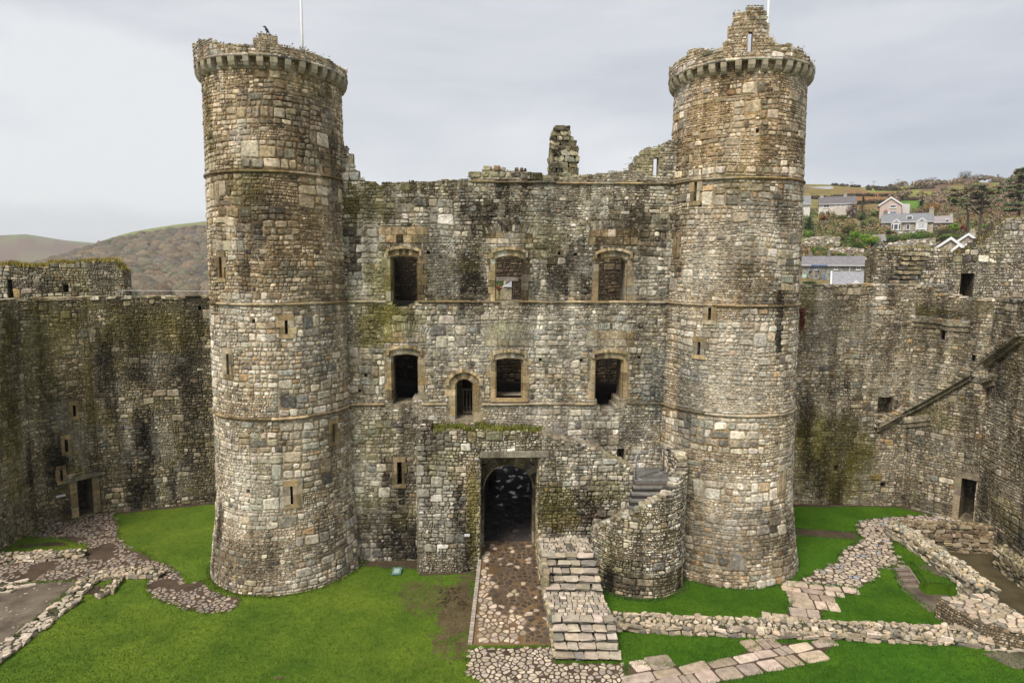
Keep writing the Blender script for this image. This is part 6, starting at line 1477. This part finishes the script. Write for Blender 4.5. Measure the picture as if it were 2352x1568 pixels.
g = G(); g.tube([pb + Vector((0, -.01, .98 * hh)), pb + Vector((0, -.01, 1.04 * hh)), pb + Vector((0, -.01, 1.09 * hh))], [.11 * hh, .10 * hh, .05 * hh], 10); make('hat', g, M_RED, pt_)
cb = wp(1952, 580, 128); ct_ = thing('traffic_cone', 'low orange cone beside the tiny red figure', 'cone', tuple(cb)); g = G(); g.tube([cb, cb + Vector((0, 0, .48))], [.24, .04], 10); make('cone', g, M_RED, ct_); g = G(); g.box(tuple(cb), (.55, .55, .05)); make('cone_base', g, M_RED, ct_)
# utility poles on the ridge
for k, (px, r, yt) in enumerate(((1952, 325, 418), (2001.5, 325, 415.5), (2056.5, 325, 411.5), (2051, 345, 418))):
    b = on_hill(px, r); top_ = wp(px, yt, b.y).z; t0 = thing('utility_pole', ('leftmost thin pole standing on the bare right skyline', 'middle thin pole on the right skyline', 'tallest thin pole on the right skyline', 'short thin pole close beside the tallest skyline pole')[k], 'pole', tuple(b), 'poles along the ridge')
    g = G(); g.tube([b - Vector((0, 0, .5)), Vector((b.x, b.y, top_))], [.13, .09], 6, (.20, .19, .19)); make('pole', g, M_WOOD, t0)
    g = G(); g.box((b.x, b.y, top_ - .3), (2.4, .14, .14), (.2, .19, .19)); make('crossarm', g, M_WOOD, t0)

# =================================================================== TREES AND BUSHES
def leaf_mass(g, c, rx_, ry_, rz_, n, sz, col, rng, shell=.55):
    for k in range(n):
        d = Vector((rng.gauss(0, 1), rng.gauss(0, 1), rng.gauss(0, 1))).normalized(); q = shell + (1 - shell) * rng.random()
        p = Vector((c.x + d.x * rx_ * q, c.y + d.y * ry_ * q, c.z + d.z * rz_ * q))
        a = Vector((rng.uniform(-1, 1), rng.uniform(-1, 1), rng.uniform(-1, 1))).normalized() * sz * rng.uniform(.5, 1.1); b = a.orthogonal().normalized() * sz * rng.uniform(.25, .7)
        k_ = rng.uniform(.55, 1.4); g.quad(p, a, b, tuple(x * k_ for x in col))
def bush(label, px, pyb, Y, wpx, hpx, col, seed, cat='bush', lumps=7, cone=False, kind='bush', group=None, col2=None, n=110):
    rg = random.Random(seed); b = wp(px, pyb, Y); s_ = Y / FPX * 1.0; w, h = wpx * s_, hpx * s_; t0 = thing(kind, label, cat, tuple(b), group); g = G()
    for k in range(lumps):
        f = (k + .5) / lumps
        if cone: c = b + Vector((rg.uniform(-.1, .1) * w, 0, h * f)); q = w * .5 * (1.02 - f) + .12; leaf_mass(g, c, q, q, h / lumps * .9, n, s_ * 1.4, col, rg, .3)
        else:
            c = b + Vector((rg.uniform(-.32, .32) * w, rg.uniform(-.3, .3) * w, h * rg.uniform(.25, .68))); q = w * rg.uniform(.20, .32)
            leaf_mass(g, c, q, q, h * rg.uniform(.24, .34), n * 2, s_ * 1.05, (col2 if col2 and rg.random() < .35 else col), rg, .4)
    make('foliage', g, M_FOL, t0); g = G(); g.tube([b - Vector((0, 0, 1.5)), b + Vector((0, 0, h * .45))], [w * .05 + .05, .04], 6, (.09, .07, .05)); make('stem', g, M_WOOD, t0)
GB, GD, GY, BR, OR = (.13, .24, .02), (.045, .08, .025), (.21, .25, .025), (.15, .13, .05), (.26, .12, .03)
bush('tall bright green bush left of the ivy cottage', 1963, 556, 136, 22, 30, GB, 1)
bush('bright green conical bush close to the ivy cottage', 1984, 560, 135, 26, 26, GB, 2, lumps=9)
bush('broad yellow green bush smothering the ivy cottage wall', 2002, 562, 134, 44, 22, GY, 3, lumps=10, col2=GB)
bush('dark ivy bank hanging below the bright bushes', 1975, 577, 133.5, 44, 26, (.06, .10, .015), 4, lumps=10)
bush('dark green bush right of the garden wall', 1920, 561, 139, 26, 16, GD, 5, col2=GB)
bush('upright yellowish bush above the garden wall', 1932, 551, 140, 12, 17, (.17, .15, .03), 6)
bush('olive brown bush above the bright green bushes', 1948, 540, 145, 34, 26, (.10, .095, .03), 7, lumps=9)
bush('dark evergreen bush left below the cream house', 1856, 535, 150, 20, 46, GD, 8, lumps=10)
bush('small bright bush at the right tower edge', 1857, 548, 145, 16, 20, GB, 9)
bush('orange autumn bush in front of the cream house', 1891, 507, 172, 26, 14, OR, 10, col2=(.16, .11, .03))
bush('mixed green bush right of the orange autumn bush', 1926, 512, 171, 44, 20, (.075, .10, .02), 11, lumps=9, col2=BR)
bush('small dark round shrub in the scrub left of the large stone house', 1982, 529, 154, 11, 16, GD, 12)
bush('dark shrub below the larch by the cream house', 1978, 511, 160, 22, 24, GD, 13, col2=BR)
bush('clipped round shrub by the bay of the large stone house', 2041.5, 537, 148, 10, 10, (.05, .075, .02), 14)
bush('dark hedge mass left of the arched porch', 2052, 557, 138, 52, 20, (.05, .085, .02), 15, lumps=11, col2=(.07, .13, .02))
bush('yellowish shrub below the arched porch', 2076, 560, 137, 16, 17, GY, 16)
bush('large rounded green shrub right of the arched porch', 2117, 553, 140, 40, 22, (.075, .14, .02), 17, lumps=10, col2=(.10, .13, .05))
bush('dark undergrowth below the rounded green shrub', 2105, 565, 132, 70, 15, GD, 18, lumps=11)
bush('bright lime shrub right of the low cottage', 2186, 528, 150, 18, 18, (.13, .22, .015), 19)
bush('second lime shrub below the bright lime shrub', 2192, 536, 147, 16, 16, (.12, .20, .02), 20)
bush('yellow orange shrub left of the lime shrubs', 2174, 533, 149, 22, 13, (.22, .15, .03), 21)
bush('rust red shrub right of the lime shrubs', 2209, 531, 150, 19, 16, (.20, .07, .03), 22)
bush('dark bramble bank right of the large stone house', 2168, 550, 140, 66, 30, (.06, .055, .025), 23, lumps=12, col2=GD)
bush('green ground bush left of the right hand gables', 2180, 549, 137, 44, 14, (.085, .13, .025), 24)
bush('green bush at the edge of the right hand ruined block', 2270, 528, 120, 24, 14, (.08, .15, .02), 25)
bush('small garden bush beside the slope railing', 1867, 583, 125, 9, 14, (.10, .18, .015), 26)
bush('clipped green hedge behind the terrace chimneys', 1936, 589, 124, 34, 9, (.11, .14, .02), 27)
bush('bright hedge at the right end of the terrace', 1992, 588, 123, 20, 8, (.16, .24, .02), 28)
bush('rough grassy bank behind the terrace', 1900, 588, 126, 46, 14, (.13, .11, .03), 29, lumps=9)
bush('hedge at the foot of the terrace wall', 1860, 653, 113, 40, 10, (.05, .075, .02), 30)
bush('dark spruce left of the lime shrubs on the upper slope', 2115, 488, 190, 17, 28, (.02, .04, .018), 31, 'conifer', 9, True, 'spruce_tree', n=90)
bush('sparse dark larch beside the cream house', 1981, 492, 178, 24, 42, (.055, .05, .025), 32, 'conifer', 9, True, 'larch_tree', n=45)
bush('reddish bare tree against the cream house end', 1957, 499, 176, 26, 36, (.12, .06, .04), 33, 'tree', 9, False, 'bare_tree', n=60)
bush('russet tree behind the large stone house roof', 2140, 492, 168, 40, 30, (.19, .10, .03), 34, 'tree', 9, False, 'autumn_tree')
bush('green shrub glimpsed through the middle upper window', 1148, 660, 128, 20, 26, (.08, .14, .03), 35)
bush('rusty shrub glimpsed through the middle upper window', 1146, 668, 122, 14, 14, (.20, .09, .04), 36)
def bare_tree(label, px, r, wpx, hpx, seed, dens=150, col=(.085, .075, .07)):
    rg = random.Random(seed); b = on_hill(px, r); s_ = r / FPX; w, h = wpx * s_, hpx * s_; t0 = thing('bare_tree', label, 'tree', tuple(b)); g = G()
    g.tube([b - Vector((0, 0, .5)), b + Vector((0, 0, h * .4)), b + Vector((0, 0, h * .7))], [h * .03, h * .025, h * .01], 6, col)
    for k in range(16):
        a = rg.uniform(0, 6.28); e = b + Vector((math.cos(a) * w * .45, math.sin(a) * w * .45, h * rg.uniform(.55, 1))); g.tube([b + Vector((0, 0, h * rg.uniform(.25, .5))), b.lerp(e, .6) + Vector((0, 0, h * .15)), e], [h * .012, h * .008, h * .003], 4, col)
    make('trunk', g, M_WOOD, t0); g = G()
    for k in range(dens):
        d = Vector((rg.gauss(0, 1), rg.gauss(0, 1), rg.gauss(0, .8))).normalized() * rg.uniform(.5, 1); c = b + Vector((d.x * w * .5, d.y * w * .5, h * .62 + d.z * h * .38)); a = (d + Vector((rg.uniform(-.5, .5),) * 3)).normalized() * w * .10; g.quad(c, a, a.orthogonal().normalized() * w * .006, col)
    make('twigs', g, M_FOL, t0)
bare_tree('large bare tree on the right skyline near the pine', 2208, 320, 26, 24, 1, 260)
bare_tree('small bare tree on the right skyline', 2134, 325, 18, 14, 2, 130)
bare_tree('bare tree between the big skyline tree and the farmhouse', 2238, 322, 20, 16, 3, 160)
def pine(label, px, pyb, Y, trunks, clumps, seed, col=(.15, .155, .065)):
    rg = random.Random(seed); b = wp(px, pyb, Y); s_ = Y / FPX; t0 = thing('pine_tree', label, 'pine tree', tuple(b)); tg = G(); fg = G()
    for path in trunks:
        P = [wp(x, y, Y) for x, y in path]; P[0] = P[0] - Vector((0, 0, 2)); n = len(P); tg.tube(P, [.28 - .20 * i / (n - 1) for i in range(n)], 8, (.10, .075, .06))
    tx = wp(trunks[0][-1][0], trunks[0][-1][1], Y)
    for cx, cy, rx_, ry_ in clumps:
        for q in range(4):
            c = wp(cx + rg.uniform(-.6, .6) * rx_, cy + rg.uniform(-.5, .5) * ry_, Y) + Vector((0, rg.uniform(-2.2, 2.2), 0))
            base = wp(*rg.choice(trunks[0][1:]), Y); tg.tube([base, base.lerp(c, .55) + Vector((0, 0, -.3)), c], [.11, .07, .03], 5, (.11, .085, .065))
            leaf_mass(fg, c, rx_ * s_ * .5, rx_ * s_ * .45, ry_ * s_ * .5, 130, .20, tuple(x * rg.uniform(.8, 1.3) for x in rg.choice([col, (.125, .115, .05)])), rg, .2)
    make('trunk', tg, M_WOOD, t0); make('crown', fg, M_FOL, t0)
pine('leaning group of dark pines with bare lower trunks left of the right picture edge', 2253, 528, 138, [[(2251, 526), (2253, 495), (2256, 470), (2258, 445), (2262, 425)], [(2225, 524), (2224, 495), (2219, 470), (2215, 450)]],
     [(2255, 424, 24, 8), (2235, 432, 26, 8), (2275, 438, 22, 9), (2215, 446, 26, 8), (2250, 450, 34, 9), (2196, 458, 18, 6), (2225, 462, 30, 8), (2268, 462, 24, 9), (2200, 470, 22, 4), (2180 + 16, 436, 14, 5), (2262, 478, 14, 5)], 3)
pine('tall dark pine cut by the right picture edge', 2342, 500, 125, [[(2343, 510), (2341, 480), (2342, 450), (2345, 415), (2350, 385)]],
     [(2345, 392, 16, 8), (2338, 408, 24, 9), (2355, 425, 22, 9), (2318, 428, 20, 6), (2330, 446, 30, 8), (2308, 440, 14, 5), (2322, 468, 24, 7), (2350, 466, 20, 8), (2318, 482, 24, 5), (2365, 400, 20, 12)], 5, (.11, .135, .06))

# =================================================================== GRASS BLADES ON THE LAWN
rng = random.Random(99); g = G(); BLK = [P_LEFT, P_GRAVEL, P_RCOB, P_RSLAB, P_LSLAB, P_BCOB, P_DIRT2, P_YARD, [(rx(20, 0) - .1, 19.9), (3.7, 18.95), (3.3, 25.6), (rx(25, 0), 25.6)]]
BLK = [(b, min(p[0] for p in b), max(p[0] for p in b), min(p[1] for p in b), max(p[1] for p in b)) for b in BLK]
n = 0
while n < 95000:
    py = 1150 + 430 * rng.random() ** .8; px = rng.uniform(-20, 2372); p = gp(px, py); x, y = p.x, p.y
    if y > 34 or math.hypot(x + 9.31, y - 26.15) < 2.95 or math.hypot(x - 9.05, y - 27) < 2.95 or math.hypot(x - 5.05, y - 24.85) < 1.85: n += .3; continue
    if any(a <= x <= b and c <= y <= d and inside((x, y), q) for q, a, b, c, d in BLK): n += .3; continue
    a = rng.uniform(0, 6.28); h = rng.uniform(.025, .065); w = Vector((math.cos(a), math.sin(a), 0)) * rng.uniform(.008, .016); l = Vector((rng.uniform(-.6, .6) * h, rng.uniform(-.6, .6) * h, h)); k = rng.uniform(.6, 1.5); p.z = 0
    g.add([p - w, p + w, p + l], [(0, 1, 2)], ((.092 - .05 * sm((x + 7) / 9 + (y - 24) * .09)) * k, (.150 - .042 * sm((x + 7) / 9 + (y - 24) * .09)) * k, .010 * k)); n += 1
def fringe(x, y, hmax):
    a = rng.uniform(0, 6.28); h = rng.uniform(.4, 1.1) * hmax; w = Vector((math.cos(a), math.sin(a), 0)) * .012; l = Vector((rng.uniform(-.7, .7) * h, rng.uniform(-.7, .7) * h, h)); k = rng.uniform(.6, 1.4); p = Vector((x, y, 0))
    t_ = sm((x + 7) / 9 + (y - 24) * .09); g.add([p - w, p + w, p + l], [(0, 1, 2)], ((.10 - .05 * t_) * k, (.155 - .04 * t_) * k, .012 * k))
for poly in (P_LEFT, P_GRAVEL, P_RCOB, P_RSLAB, P_LSLAB, P_BCOB, P_DIRT1, P_DIRT2):
    for a, b in zip(poly, poly[1:] + poly[:1]):
        L_ = math.hypot(b[0] - a[0], b[1] - a[1])
        for k in range(int(min(L_, 20) * 130)):
            t = rng.random(); q = noise.noise(Vector((a[0] + (b[0] - a[0]) * t, a[1] + (b[1] - a[1]) * t, 3)) * 1.5) * .12
            fringe(a[0] + (b[0] - a[0]) * t + rng.gauss(q, .06), a[1] + (b[1] - a[1]) * t + rng.gauss(q, .06), .085)
for cx, cy, rr in ((-9.31, 26.15, 3.10), (9.05, 27.0, 3.12), (5.05, 24.85, 1.9)):
    for k in range(2600): t = rng.uniform(-2, 2); q = rr + abs(rng.gauss(0, .09)); fringe(cx + math.sin(t) * q, cy - math.cos(t) * q, .11)
o = make('grass', g, M_BLADE); tag(o, 'short green turf growing over the castle courtyard', 'grass', kind='stuff')

# =================================================================== HAZE
g = G(); zlo = min(v.z for v in bpy.data.objects['hills'].data.vertices and [bpy.data.objects['hills'].matrix_world @ q.co + bpy.data.objects['hills'].location for q in bpy.data.objects['hills'].data.vertices]) - 1.0
g.box((0, 1290, (zlo + 130) / 2), (4800, 2660, 130 - zlo)); hz = make('haze', g, M_PLAIN)
m = bpy.data.materials.new('haze_air'); m.use_nodes = True; nt = m.node_tree; nt.nodes.clear(); o_ = nt.nodes.new('ShaderNodeOutputMaterial'); v_ = nt.nodes.new('ShaderNodeVolumePrincipled')
v_.inputs['Color'].default_value = (.80, .84, .92, 1); v_.inputs['Density'].default_value = 0.00016; v_.inputs['Anisotropy'].default_value = 0.0; nt.links.new(v_.outputs[0], o_.inputs['Volume'])
hz.data.materials.clear(); hz.data.materials.append(m); struct(hz, 'stuff')
